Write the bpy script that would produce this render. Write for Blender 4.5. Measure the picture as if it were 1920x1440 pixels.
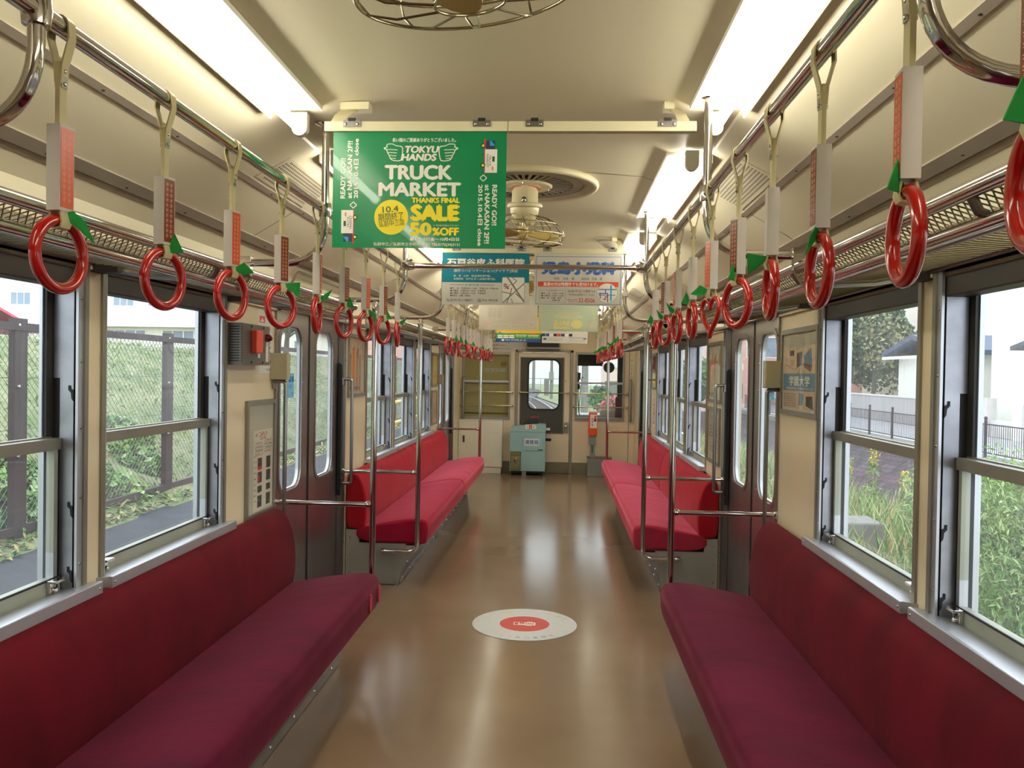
import bpy, math, random
from mathutils import Vector, Matrix
from mathutils.geometry import tessellate_polygon

for _o in list(bpy.data.objects):
    bpy.data.objects.remove(_o)
SC = bpy.context.scene
COL = SC.collection
random.seed(7)
PI = math.pi

# ------------------------------------------------------------------ camera
IMG_W, IMG_H, FPX = 1920, 1440, 1560.0
EYE = Vector((0.185, 0.0, 1.46))
VPX, VPY, ROLL = 1050.0, 699.0, math.radians(1.0)
_yc = Vector((VPX - IMG_W / 2, VPY - IMG_H / 2, FPX)).normalized()
_up = Vector((math.sin(ROLL), -math.cos(ROLL), 0.0))
_up = (_up - _yc * _up.dot(_yc)).normalized()
_xc = _yc.cross(_up)
_R = Matrix((( _xc.x, _yc.x, _up.x), (_xc.y, _yc.y, _up.y), (_xc.z, _yc.z, _up.z)))   # world -> image axes (right, down, ahead)
_B = Matrix(((_R[0][0], -_R[1][0], -_R[2][0]), (_R[0][1], -_R[1][1], -_R[2][1]), (_R[0][2], -_R[1][2], -_R[2][2])))
cam_data = bpy.data.cameras.new('camera')
cam_data.sensor_fit = 'HORIZONTAL'
cam_data.sensor_width = 36.0
cam_data.lens = FPX * 36.0 / IMG_W
cam_data.clip_start, cam_data.clip_end = 0.03, 600.0
cam = bpy.data.objects.new('camera', cam_data)
COL.objects.link(cam)
cam.matrix_world = Matrix.Translation(EYE) @ _B.to_4x4()
SC.camera = cam

# ------------------------------------------------------------------ sky and exposure
world = bpy.data.worlds.new('overcast_sky')
SC.world = world
world.use_nodes = True
_nt = world.node_tree
_nt.nodes.clear()
_out = _nt.nodes.new('ShaderNodeOutputWorld')
_bg = _nt.nodes.new('ShaderNodeBackground')
_tc = _nt.nodes.new('ShaderNodeTexCoord')
_ns = _nt.nodes.new('ShaderNodeTexNoise')
_ns.inputs['Scale'].default_value = 1.6
_ns.inputs['Detail'].default_value = 4.0
_cr = _nt.nodes.new('ShaderNodeValToRGB')
_cr.color_ramp.elements[0].position, _cr.color_ramp.elements[0].color = 0.3, (0.80, 0.86, 0.96, 1)
_cr.color_ramp.elements[1].position, _cr.color_ramp.elements[1].color = 0.7, (0.90, 0.94, 1.0, 1)
_nt.links.new(_tc.outputs['Generated'], _ns.inputs['Vector'])
_nt.links.new(_ns.outputs['Fac'], _cr.inputs['Fac'])
_nt.links.new(_cr.outputs['Color'], _bg.inputs['Color'])
_nt.links.new(_bg.outputs['Background'], _out.inputs['Surface'])
SKY = 2.9
_bg.inputs['Strength'].default_value = SKY
TUBE = 27.0

SC.view_settings.view_transform = 'Standard'
SC.view_settings.look = 'None'
SC.view_settings.gamma = 1.0
SC.view_settings.use_curve_mapping = False
SC.view_settings.exposure = 0.26
try:
    SC.cycles.transparent_max_bounces = 24
    SC.cycles.max_bounces = 10
    SC.cycles.diffuse_bounces = 5
    SC.cycles.glossy_bounces = 4
    SC.cycles.caustics_reflective = False
    SC.cycles.caustics_refractive = False
    SC.cycles.sample_clamp_indirect = 6.0
except Exception:
    pass

# ------------------------------------------------------------------ materials
def lin(c):
    c = c / 255.0
    return c / 12.92 if c <= 0.04045 else ((c + 0.055) / 1.055) ** 2.4

def rgb(t):
    return (lin(t[0]), lin(t[1]), lin(t[2]), 1.0)

MATS = {}

def mat(name, col, rough=0.5, metal=0.0, spec=0.5, var=0.05, vscale=6.0, stretch=(1, 1, 1), bump=0.0, bscale=60.0,
        coat=0.0, sheen=0.0, sheen_tint=None, rvar=0.0, col2=None, detail=4.0):
    if name in MATS:
        return MATS[name]
    m = bpy.data.materials.new(name)
    m.use_nodes = True
    nt = m.node_tree
    b = nt.nodes['Principled BSDF']
    b.inputs['Roughness'].default_value = rough
    b.inputs['Metallic'].default_value = metal
    b.inputs['Specular IOR Level'].default_value = spec
    b.inputs['Coat Weight'].default_value = coat
    if coat:
        b.inputs['Coat Roughness'].default_value = 0.08
    if sheen:
        b.inputs['Sheen Weight'].default_value = sheen
        b.inputs['Sheen Roughness'].default_value = 0.35
        if sheen_tint:
            b.inputs['Sheen Tint'].default_value = rgb(sheen_tint)
    tc = nt.nodes.new('ShaderNodeTexCoord')
    mp = nt.nodes.new('ShaderNodeMapping')
    mp.inputs['Scale'].default_value = stretch
    nz = nt.nodes.new('ShaderNodeTexNoise')
    nz.inputs['Scale'].default_value = vscale
    nz.inputs['Detail'].default_value = detail
    nt.links.new(tc.outputs['Object'], mp.inputs['Vector'])
    nt.links.new(mp.outputs['Vector'], nz.inputs['Vector'])
    cr = nt.nodes.new('ShaderNodeValToRGB')
    a = rgb(col)
    if col2 is None:
        lo = tuple(max(0, x * (1 - var)) for x in a[:3]) + (1,)
        hi = tuple(min(1, x * (1 + var)) for x in a[:3]) + (1,)
    else:
        lo, hi = a, rgb(col2)
    cr.color_ramp.elements[0].position, cr.color_ramp.elements[0].color = 0.32, lo
    cr.color_ramp.elements[1].position, cr.color_ramp.elements[1].color = 0.68, hi
    nt.links.new(nz.outputs['Fac'], cr.inputs['Fac'])
    nt.links.new(cr.outputs['Color'], b.inputs['Base Color'])
    if rvar:
        mr = nt.nodes.new('ShaderNodeMapRange')
        mr.inputs['To Min'].default_value = max(0.02, rough - rvar)
        mr.inputs['To Max'].default_value = min(1.0, rough + rvar)
        nt.links.new(nz.outputs['Fac'], mr.inputs['Value'])
        nt.links.new(mr.outputs['Result'], b.inputs['Roughness'])
    if bump:
        bz = nt.nodes.new('ShaderNodeTexNoise')
        bz.inputs['Scale'].default_value = bscale
        bz.inputs['Detail'].default_value = 3.0
        nt.links.new(mp.outputs['Vector'], bz.inputs['Vector'])
        bp = nt.nodes.new('ShaderNodeBump')
        bp.inputs['Strength'].default_value = bump
        bp.inputs['Distance'].default_value = 0.01
        nt.links.new(bz.outputs['Fac'], bp.inputs['Height'])
        nt.links.new(bp.outputs['Normal'], b.inputs['Normal'])
    MATS[name] = m
    return m

def glass(name, tint=(248, 251, 250), haze=0.03, refl=0.9, haze_col=(225, 228, 232)):
    if name in MATS:
        return MATS[name]
    m = bpy.data.materials.new(name)
    m.use_nodes = True
    nt = m.node_tree
    nt.nodes.clear()
    out = nt.nodes.new('ShaderNodeOutputMaterial')
    tr = nt.nodes.new('ShaderNodeBsdfTransparent')
    tr.inputs['Color'].default_value = rgb(tint)
    df = nt.nodes.new('ShaderNodeBsdfTranslucent')
    df.inputs['Color'].default_value = rgb(haze_col)
    gl = nt.nodes.new('ShaderNodeBsdfGlossy')
    gl.inputs['Roughness'].default_value = 0.02
    fr = nt.nodes.new('ShaderNodeFresnel')
    fr.inputs['IOR'].default_value = 1.45
    geo = nt.nodes.new('ShaderNodeNewGeometry')
    mu = nt.nodes.new('ShaderNodeMath')
    mu.operation = 'MULTIPLY'
    mu.inputs[1].default_value = refl
    tc = nt.nodes.new('ShaderNodeTexCoord')
    nz = nt.nodes.new('ShaderNodeTexNoise')
    nz.inputs['Scale'].default_value = 2.5
    nz.inputs['Detail'].default_value = 5.0
    mr = nt.nodes.new('ShaderNodeMapRange')
    mr.inputs['From Min'].default_value, mr.inputs['From Max'].default_value = 0.3, 0.75
    mr.inputs['To Min'].default_value, mr.inputs['To Max'].default_value = haze * 0.5, haze * 1.5
    nt.links.new(tc.outputs['Object'], nz.inputs['Vector'])
    nt.links.new(nz.outputs['Fac'], mr.inputs['Value'])
    m1 = nt.nodes.new('ShaderNodeMixShader')
    m2 = nt.nodes.new('ShaderNodeMixShader')
    nt.links.new(mr.outputs['Result'], m1.inputs['Fac'])
    nt.links.new(tr.outputs[0], m1.inputs[1])
    nt.links.new(df.outputs[0], m1.inputs[2])
    bk = nt.nodes.new('ShaderNodeMath')
    bk.operation = 'MULTIPLY_ADD'
    bk.inputs[1].default_value, bk.inputs[2].default_value = -1.0, 1.0
    nt.links.new(geo.outputs['Backfacing'], bk.inputs[0])
    fb = nt.nodes.new('ShaderNodeMath')
    fb.operation = 'MULTIPLY'
    nt.links.new(fr.outputs['Fac'], fb.inputs[0])
    nt.links.new(bk.outputs[0], fb.inputs[1])
    nt.links.new(fb.outputs[0], mu.inputs[0])
    nt.links.new(mu.outputs[0], m2.inputs['Fac'])
    nt.links.new(m1.outputs[0], m2.inputs[1])
    nt.links.new(gl.outputs[0], m2.inputs[2])
    nt.links.new(m2.outputs[0], out.inputs['Surface'])
    MATS[name] = m
    return m

def lamp(name, col, strength):
    m = bpy.data.materials.new(name)
    m.use_nodes = True
    nt = m.node_tree
    nt.nodes.clear()
    out = nt.nodes.new('ShaderNodeOutputMaterial')
    em = nt.nodes.new('ShaderNodeEmission')
    em.inputs['Color'].default_value = col
    em.inputs['Strength'].default_value = strength
    nt.links.new(em.outputs[0], out.inputs['Surface'])
    MATS[name] = m
    return m

def velvet(name, col, col2, sheen):
    m = mat(name, col, rough=0.85, spec=0.15, vscale=3.0, stretch=(1.0, 2.2, 1.0), col2=col2, sheen=sheen,
            sheen_tint=(255, 140, 165), bump=0.07, bscale=14.0)
    return m

def paper(name, col, trans=0.35):
    """paper that lets some light through"""
    m = mat(name, col, rough=0.6, spec=0.3, var=0.03)
    nt = m.node_tree
    b = nt.nodes['Principled BSDF']
    out = [n for n in nt.nodes if n.type == 'OUTPUT_MATERIAL'][0]
    tl = nt.nodes.new('ShaderNodeBsdfTranslucent')
    tl.inputs['Color'].default_value = rgb(col)
    mx = nt.nodes.new('ShaderNodeMixShader')
    mx.inputs['Fac'].default_value = trans
    nt.links.new(b.outputs[0], mx.inputs[1])
    nt.links.new(tl.outputs[0], mx.inputs[2])
    nt.links.new(mx.outputs[0], out.inputs['Surface'])
    return m

CREAM = mat('cream_laminate', (229, 212, 178), rough=0.38, spec=0.45, var=0.04, vscale=1.5)
CREAM2 = mat('cream_end_panel', (232, 214, 184), rough=0.42, var=0.05, vscale=2.0)
CEIL = mat('ceiling_laminate', (226, 217, 188), rough=0.42, spec=0.4, var=0.03, vscale=1.2)
SEAM = mat('ceiling_joint_strip', (156, 146, 132), rough=0.45, metal=0.2, var=0.06)
DARKGAP = mat('dark_gap', (46, 42, 36), rough=0.8)
STEEL = mat('brushed_stainless', (150, 147, 145), rough=0.28, metal=1.0, var=0.10, vscale=3.0, stretch=(1, 1, 0.25), bump=0.03, bscale=9.0)
DOORSTEEL = mat('door_stainless', (156, 150, 146), rough=0.34, metal=1.0, var=0.12, vscale=2.0, stretch=(1, 2, 0.5), bump=0.12, bscale=2.5)
CHROME = mat('polished_tube', (205, 200, 196), rough=0.09, metal=1.0, var=0.04, vscale=5.0)
ALU = mat('window_aluminium', (196, 198, 205), rough=0.38, metal=0.75, var=0.06, vscale=5.0)
ALUD = mat('dull_aluminium', (150, 147, 136), rough=0.45, metal=0.7, var=0.08, vscale=5.0)
ALUG = mat('greenish_aluminium', (168, 170, 156), rough=0.5, metal=0.5, var=0.08, vscale=5.0)
SCREW = mat('screw_head', (190, 190, 188), rough=0.25, metal=1.0)
BLACK = mat('black_rubber', (22, 20, 22), rough=0.6)
BLIND = mat('blind_case_dark', (50, 44, 38), rough=0.55, var=0.12, vscale=3.0)
HEADRAIL = mat('header_rail', (128, 116, 98), rough=0.4, metal=0.5, var=0.06)
RUBBERTRACK = mat('sash_track_dark', (40, 37, 36), rough=0.5)
FLOORM = mat('brown_vinyl_floor', (126, 102, 80), rough=0.18, spec=0.5, vscale=1.3, col2=(137, 113, 90), rvar=0.015, bump=0.03, bscale=3.0)
VELVET_SHADED = velvet('shaded_crimson_velvet', (70, 3, 30), (88, 6, 38), 0.25)  # near cushions: shade of the near end is put into the colour
VELVETB_SHADED = velvet('shaded_crimson_velvet_back', (76, 4, 16), (94, 6, 22), 0.12)  # near backs, darkened in colour for the shade there
VELVET_LIT = velvet('lit_crimson_velvet', (134, 12, 38), (152, 20, 48), 0.5)  # far left cushion: same cloth with the stronger light painted in
VELVETB_LIT = velvet('lit_crimson_velvet_back', (140, 14, 26), (158, 22, 34), 0.3)  # far backs: same cloth as near, light put into the colour
VELVET_WORN_LIT = velvet('worn_lit_crimson_velvet', (152, 30, 52), (172, 52, 70), 0.8)  # real wear plus pinkish light glare painted into the colour
STRAPW = mat('strap_cream_vinyl', (208, 196, 150), rough=0.5, var=0.06)
SLEEVE = mat('strap_sleeve_plastic', (206, 198, 190), rough=0.4)
REDPL = mat('red_ring_plastic', (172, 14, 10), rough=0.16, spec=0.5, var=0.05, coat=0.4)
LEAFFELT = mat('green_felt', (16, 146, 58), rough=0.8, var=0.08, vscale=30.0)
TAGO = mat('orange_tag', (214, 84, 42), rough=0.25, var=0.05)
TAGB = mat('brown_tag', (124, 58, 38), rough=0.18, var=0.05)
TAGW = mat('tag_print', (226, 150, 116), rough=0.4)
FANC = mat('fan_cream_paint', (214, 204, 168), rough=0.3, var=0.05, vscale=8.0)
FANBLADE = mat('fan_blade_cream', (206, 182, 110), rough=0.4, var=0.05)
FANWIRE = mat('fan_guard_wire', (168, 160, 130), rough=0.2, metal=0.9)
RAILC = mat('cream_box_rail', (222, 214, 178), rough=0.4)
REFLECTOR = mat('lamp_reflector_white', (246, 244, 230), rough=0.5)
SOCKET = mat('lamp_socket_white', (222, 218, 204), rough=0.4)
TUBEM = lamp('lit_tube', (1.0, 0.95, 0.79, 1), TUBE)
GUIDE = mat('guide_plate_steel', (160, 160, 168), rough=0.35, metal=0.8, var=0.18, vscale=9.0)
NETW = mat('rack_net_wire', (146, 138, 114), rough=0.35, metal=0.8)
PANE = glass('window_pane', haze=0.035)
DPANE = glass('door_pane', haze=0.04)
CLEARP = glass('clear_plastic', tint=(251, 250, 247), haze=0.03, refl=0.5)
WHITEP = paper('white_paper', (238, 236, 228), 0.2)
INK = mat('black_ink', (34, 34, 40), rough=0.6)
INKB = mat('blue_ink', (28, 88, 168), rough=0.5)
INKR = mat('red_ink', (212, 44, 30), rough=0.5)
SKIRT = mat('grey_green_kickplate', (120, 112, 92), rough=0.5, var=0.1, vscale=4.0)
BEIGE = mat('beige_box_paint', (178, 168, 136), rough=0.45)
BRASS = mat('dull_brass_bar', (184, 172, 134), rough=0.25, metal=0.9)
DARKP = mat('dark_grey_door_panel', (66, 62, 54), rough=0.5, var=0.1, vscale=5.0)
GREYP = mat('grey_machine_paint', (128, 128, 124), rough=0.5, var=0.08)
PALEBLUE = mat('pale_blue_machine_paint', (150, 182, 182), rough=0.42, var=0.05)
ORANGE = mat('orange_machine_paint', (226, 78, 26), rough=0.35)
WHITEM = mat('white_machine_paint', (232, 226, 208), rough=0.4, var=0.03)
OLIVE = mat('olive_blind_cloth', (182, 164, 108), rough=0.8, vscale=40.0, var=0.10, stretch=(8, 1, 1))
CABD = mat('cab_dark_paint', (52, 48, 44), rough=0.6)

# ------------------------------------------------------------------ mesh helpers
class MB:
    """collects shapes and links them as ONE mesh object"""
    def __init__(self):
        self.v, self.f, self.m, self.mats = [], [], [], []

    def mi(self, m):
        if m not in self.mats:
            self.mats.append(m)
        return self.mats.index(m)

    def add(self, vs, fs, m):
        n = len(self.v)
        self.v.extend([tuple(p) for p in vs])
        k = self.mi(m)
        for f in fs:
            self.f.append(tuple(i + n for i in f))
            self.m.append(k)
        return self

    def box(self, x0, x1, y0, y1, z0, z1, m):
        x0, x1 = min(x0, x1), max(x0, x1)
        y0, y1 = min(y0, y1), max(y0, y1)
        z0, z1 = min(z0, z1), max(z0, z1)
        vs = [(x, y, z) for z in (z0, z1) for y in (y0, y1) for x in (x0, x1)]
        return self.add(vs, [(0, 2, 3, 1), (4, 5, 7, 6), (0, 1, 5, 4), (2, 6, 7, 3), (0, 4, 6, 2), (1, 3, 7, 5)], m)

    def obox(self, M, sx, sy, sz, m):
        vs = [M @ Vector((x * sx / 2, y * sy / 2, z * sz / 2)) for z in (-1, 1) for y in (-1, 1) for x in (-1, 1)]
        return self.add(vs, [(0, 2, 3, 1), (4, 5, 7, 6), (0, 1, 5, 4), (2, 6, 7, 3), (0, 4, 6, 2), (1, 3, 7, 5)], m)

    def tube(self, pts, r, m, n=10, caps=True, closed=False):
        pts = [Vector(p) for p in pts]
        N = len(pts)
        vs, fs = [], []
        prev = None
        for i, p in enumerate(pts):
            if closed:
                t = (pts[(i + 1) % N] - pts[i - 1])
            elif i == 0:
                t = pts[1] - pts[0]
            elif i == N - 1:
                t = pts[-1] - pts[-2]
            else:
                t = (pts[i + 1] - p).normalized() + (p - pts[i - 1]).normalized()
            t = t.normalized()
            if prev is None:
                a = Vector((0, 0, 1)) if abs(t.z) < 0.9 else Vector((1, 0, 0))
                u = t.cross(a).normalized()
            else:
                u = (prev - t * prev.dot(t))
                u = u.normalized() if u.length > 1e-6 else t.orthogonal().normalized()
            prev = u
            w = t.cross(u)
            rr = r[i] if isinstance(r, (list, tuple)) else r
            for k in range(n):
                a = 2 * PI * k / n
                vs.append(p + u * (rr * math.cos(a)) + w * (rr * math.sin(a)))
        segs = N if closed else N - 1
        for i in range(segs):
            j = (i + 1) % N
            for k in range(n):
                l = (k + 1) % n
                fs.append((i * n + k, i * n + l, j * n + l, j * n + k))
        if caps and not closed:
            fs.append(tuple(range(n))[::-1])
            fs.append(tuple((N - 1) * n + k for k in range(n)))
        return self.add(vs, fs, m)

    def torus(self, R, r, m, M=Matrix.Identity(4), n=40, k=10):
        pts = [M @ Vector((R * math.cos(2 * PI * i / n), R * math.sin(2 * PI * i / n), 0)) for i in range(n)]
        return self.tube(pts, r, m, k, closed=True)

    def lathe(self, prof, m, M=Matrix.Identity(4), n=32, a0=0.0, a1=2 * PI):
        full = abs(a1 - a0 - 2 * PI) < 1e-6
        vs, fs = [], []
        P = len(prof)
        cols = n if full else n + 1
        for i in range(cols):
            a = a0 + (a1 - a0) * i / n
            for (r, z) in prof:
                vs.append(M @ Vector((r * math.cos(a), r * math.sin(a), z)))
        for i in range(n):
            j = (i + 1) % cols
            for q in range(P - 1):
                fs.append((i * P + q, j * P + q, j * P + q + 1, i * P + q + 1))
        return self.add(vs, fs, m)

    def plate(self, outer, holes, fn, d0, d1, m, medge=None):
        """flat plate with holes: outer / holes are 2-D loops, fn(a, b, d) gives the 3-D point"""
        loops = [outer] + list(holes)
        tris = tessellate_polygon([[Vector((p[0], p[1], 0)) for p in l] for l in loops])
        flat = [p for l in loops for p in l]
        n = len(flat)
        vs = [fn(a, b, d0) for a, b in flat] + [fn(a, b, d1) for a, b in flat]
        fs = [tuple(t) for t in tris] + [tuple(n + i for i in t)[::-1] for t in tris]
        self.add(vs, fs, m)
        s = 0
        for l in loops:
            L = len(l)
            es, vv = [], [fn(a, b, d0) for a, b in l] + [fn(a, b, d1) for a, b in l]
            for i in range(L):
                j = (i + 1) % L
                es.append((i, j, L + j, L + i))
            self.add(vv, es, medge or m)
            s += L
        return self

    def prism(self, poly, fn, d0, d1, m):
        return self.plate(poly, [], fn, d0, d1, m)

    def build(self, name, parent=None, smooth=35, bevel=0.0, seg=2):
        me = bpy.data.meshes.new(name)
        me.from_pydata(self.v, [], self.f)
        for m in self.mats:
            me.materials.append(m)
        me.polygons.foreach_set('material_index', self.m)
        if smooth:
            me.polygons.foreach_set('use_smooth', [True] * len(me.polygons))
            try:
                me.set_sharp_from_angle(angle=math.radians(smooth))
            except Exception:
                pass
        me.update()
        o = bpy.data.objects.new(name, me)
        COL.objects.link(o)
        if parent is not None:
            o.parent = parent
            o.matrix_parent_inverse = Matrix.Translation(-Vector(base_of(parent)))
        if bevel:
            b = o.modifiers.new('bevel', 'BEVEL')
            b.width, b.segments, b.limit_method, b.angle_limit = bevel, seg, 'ANGLE', math.radians(40)
        return o

_BASE = {}

def base_of(o):
    return _BASE.get(o.name, (0, 0, 0))

def tag(o, label, cat, group=None, kind=None):
    o['label'] = label
    if cat:
        o['category'] = cat
    if group:
        o['group'] = group
    if kind:
        o['kind'] = kind
    return o

def thing(name, label, cat, loc=(0, 0, 0), group=None, kind=None):
    """an Empty at the thing's base that parents its parts (parts are given in world coordinates)"""
    o = bpy.data.objects.new(name, None)
    o.empty_display_size = 0.05
    COL.objects.link(o)
    o.location = loc
    _BASE[o.name] = tuple(loc)
    return tag(o, label, cat, group, kind)

def fillet(pts, rad, n=8):
    """round the inner corners of a polyline"""
    pts = [Vector(p) for p in pts]
    out = [pts[0]]
    for i in range(1, len(pts) - 1):
        a, b, c = pts[i - 1], pts[i], pts[i + 1]
        u, w = (a - b), (c - b)
        d = min(rad, u.length * 0.49, w.length * 0.49)
        p0, p1 = b + u.normalized() * d, b + w.normalized() * d
        for k in range(n + 1):
            t = k / n
            out.append(p0 * (1 - t) ** 2 + b * (2 * t * (1 - t)) + p1 * t ** 2)
    out.append(pts[-1])
    return out

def rrect(a0, a1, b0, b1, r, n=6):
    out = []
    for cx, cy, s in ((a1 - r, b1 - r, 0), (a0 + r, b1 - r, 1), (a0 + r, b0 + r, 2), (a1 - r, b0 + r, 3)):
        for k in range(n + 1):
            a = PI / 2 * (s + k / n)
            out.append((cx + r * math.cos(a), cy + r * math.sin(a)))
    return out

def rect2(a0, a1, b0, b1):
    return [(a0, b0), (a1, b0), (a1, b1), (a0, b1)]

def T(x, y, z):
    return Matrix.Translation((x, y, z))

def RX(a): return Matrix.Rotation(a, 4, 'X')
def RY(a): return Matrix.Rotation(a, 4, 'Y')
def RZ(a): return Matrix.Rotation(a, 4, 'Z')

_TXT = {}

def text_mesh(s, bold=0.0):
    """outline mesh of a string, scaled to a unit box"""
    key = (s, bold)
    if key not in _TXT:
        c = bpy.data.curves.new('lettering', 'FONT')
        c.body = s
        c.resolution_u = 3
        c.offset = bold
        o = bpy.data.objects.new('lettering', c)
        COL.objects.link(o)
        me = bpy.data.meshes.new_from_object(o.evaluated_get(bpy.context.evaluated_depsgraph_get()))
        vs = [(v.co.x, v.co.y) for v in me.vertices]
        fs = [tuple(p.vertices) for p in me.polygons]
        bpy.data.objects.remove(o)
        bpy.data.curves.remove(c)
        bpy.data.meshes.remove(me)
        if vs:
            x0, x1 = min(p[0] for p in vs), max(p[0] for p in vs)
            y0, y1 = min(p[1] for p in vs), max(p[1] for p in vs)
            w, h = max(1e-6, x1 - x0), max(1e-6, y1 - y0)
            vs = [((p[0] - x0) / w, (p[1] - y0) / h) for p in vs]
            _TXT[key] = (vs, fs, w / h)
        else:
            _TXT[key] = ([], [], 1.0)
    return _TXT[key]

class Sheet(MB):
    """a printed sheet: pixel-like coordinates (a right, b down) on a real plane; each print layer lies a hair above the last"""
    def __init__(self, origin, right, down, normal, a0, b0, a1, b1, width, height, base, thick=0.0008, step=0.00028):
        super().__init__()
        self.o, self.r, self.d, self.n = Vector(origin), Vector(right), Vector(down), Vector(normal)
        self.a0, self.b0, self.sa, self.sb = a0, b0, width / (a1 - a0), height / (b1 - b0)
        self.step, self.boxes = step, []
        self.plate(rect2(a0, a1, b0, b1), [], lambda a, b, e: self.P(a, b, e), 0.0, -thick, base)

    def P(self, a, b, e=0.0):
        return self.o + self.r * ((a - self.a0) * self.sa) + self.d * ((b - self.b0) * self.sb) + self.n * e

    def layer(self, x0, y0, x1, y1):
        """height of the next print layer: one step above whatever it overlaps"""
        x0, x1, y0, y1 = min(x0, x1), max(x0, x1), min(y0, y1), max(y0, y1)
        k = 1 + max([q[4] for q in self.boxes if q[0] < x1 and q[1] > x0 and q[2] < y1 and q[3] > y0] + [0])
        self.boxes.append((x0, x1, y0, y1, k))
        return k * self.step

    def poly(self, pts, m):
        e = self.layer(min(p[0] for p in pts), min(p[1] for p in pts), max(p[0] for p in pts), max(p[1] for p in pts))
        tris = tessellate_polygon([[Vector((p[0], p[1], 0)) for p in pts]])
        return self.add([self.P(a, b, e) for a, b in pts], [tuple(t) for t in tris], m)

    def rect(self, x0, y0, x1, y1, m):
        e = self.layer(x0, y0, x1, y1)
        return self.add([self.P(x0, y0, e), self.P(x1, y0, e), self.P(x1, y1, e), self.P(x0, y1, e)], [(0, 1, 2, 3)], m)

    def disc(self, x, y, r, m, ry=None, n=36):
        ry = ry or r
        return self.poly([(x + r * math.cos(2 * PI * i / n), y + ry * math.sin(2 * PI * i / n)) for i in range(n)], m)

    def line(self, x0, y0, x1, y1, w, m):
        d = Vector((x1 - x0, y1 - y0)).normalized() * (w / 2)
        return self.poly([(x0 - d.y, y0 + d.x), (x1 - d.y, y1 + d.x), (x1 + d.y, y1 - d.x), (x0 + d.y, y0 - d.x)], m)

    def text(self, s, x0, y0, x1, y1, m, bold=0.0, rot=0.0, shear=0.0, fit=True, mirror=False):
        """string fitted into the box; rot = clockwise turn about the box centre (box given before turning)"""
        vs, fs, asp = text_mesh(s)
        _r = abs(math.sin(rot))
        _w, _h = abs(x1 - x0) * (1 - _r) + abs(y1 - y0) * _r, abs(y1 - y0) * (1 - _r) + abs(x1 - x0) * _r
        e = self.layer((x0 + x1 - _w) / 2, (y0 + y1 - _h) / 2, (x0 + x1 + _w) / 2, (y0 + y1 + _h) / 2)
        cx, cy = (x0 + x1) / 2, (y0 + y1) / 2
        w, h = x1 - x0, y1 - y0
        if not fit:
            w = min(w, h * asp)
        c, q = math.cos(rot), math.sin(rot)
        em = h * bold * 1.5
        w, h = w - 2 * em, h - 1.4 * em
        for ox, oy in (((-1, 0), (1, 0), (0, 0.7), (0, -0.7)) if bold else ((0, 0),)):
            out = []
            e += self.step * 0.18
            for (u, v) in vs:
                if mirror:
                    u = 1 - u
                dx = (u - 0.5) * w + shear * (v - 0.5) * h + ox * em
                dy = (0.5 - v) * h + oy * em
                out.append(self.P(cx + dx * c - dy * q, cy + dx * q + dy * c, e))
            self.add(out, fs, m)
        return self


def scribble(sh, x0, y0, x1, y1, m, n):
    """marks too small to read: one row of n square characters made of little strokes"""
    w = (x1 - x0) / n
    h = y1 - y0
    e = sh.layer(x0, y0, x1, y1)
    rr = random.Random(int(x0 * 7 + y0 * 13))
    for i in range(n):
        a = x0 + i * w
        for _ in range(3):
            if rr.random() < 0.5:
                yy = y0 + h * rr.choice((0.05, 0.4, 0.8))
                q = (a + w * 0.12, yy, a + w * 0.85, yy + h * 0.18)
            else:
                xx = a + w * rr.choice((0.15, 0.42, 0.7))
                q = (xx, y0, xx + w * 0.18, y1)
            e += sh.step * 0.4 / (3 * n)
            sh.add([sh.P(q[0], q[1], e), sh.P(q[2], q[1], e), sh.P(q[2], q[3], e), sh.P(q[0], q[3], e)], [(0, 1, 2, 3)], m)

# ------------------------------------------------------------------ the carriage shell
W = 1.26            # inner face of the side walls
WO = 1.37           # outer face
YR, YE = -3.0, 12.05
DOORS = [(-1.85, -0.5), (4.15, 5.50), (9.86, 11.21)]
WINS = [(0.42, 1.40), (1.48, 2.46), (2.54, 3.52), (6.13, 7.11), (7.19, 8.17), (8.25, 9.23)]
WZ0, WZ1, DZ1 = 0.755, 1.80, 1.79
SIDES = ((-1, 'left'), (1, 'right'))

def structure(o, label, cat):
    return tag(o, label, cat, kind='structure')

b = MB()
b.box(-WO, WO, YR - 0.1, 13.5, -0.12, 0.0, FLOORM)
structure(b.build('floor', smooth=0), 'glossy brown vinyl floor running down the carriage', 'floor')

b = MB()
for s in (-1, 1):
    b.box(s * 0.893, s * 0.905, -0.4, 4.13, 0.0, 0.004, ALUD)
    b.box(s * 0.893, s * 0.905, 5.5, 9.84, 0.0, 0.004, ALUD)
structure(b.build('trim_1', smooth=0), 'thin metal edge strips let into the floor along the benches', 'floor strip')

# ceiling: one closed profile, inner skin then roof skin
inner = [(W, 1.88), (1.245, 1.95), (1.19, 2.00), (1.14, 2.03), (0.95, 2.145), (0.725, 2.262), (0.72, 2.270), (0.565, 2.270), (0.520, 2.288), (0.30, 2.304), (0.0, 2.310)]
inner = inner + [(-x, z) for x, z in inner[-2::-1]]
outer = [(-WO, 1.88), (-1.33, 2.08), (-1.1, 2.24), (-0.6, 2.40), (0, 2.45), (0.6, 2.40), (1.1, 2.24), (1.33, 2.08), (WO, 1.88)]
prof = inner + outer
b = MB()
b.plate(prof, [], lambda a, c, d: (a, d, c), YR - 0.1, 13.5, CEIL)
structure(b.build('ceiling', smooth=28), 'off-white curved ceiling with stepped lamp recesses', 'ceiling')

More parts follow.
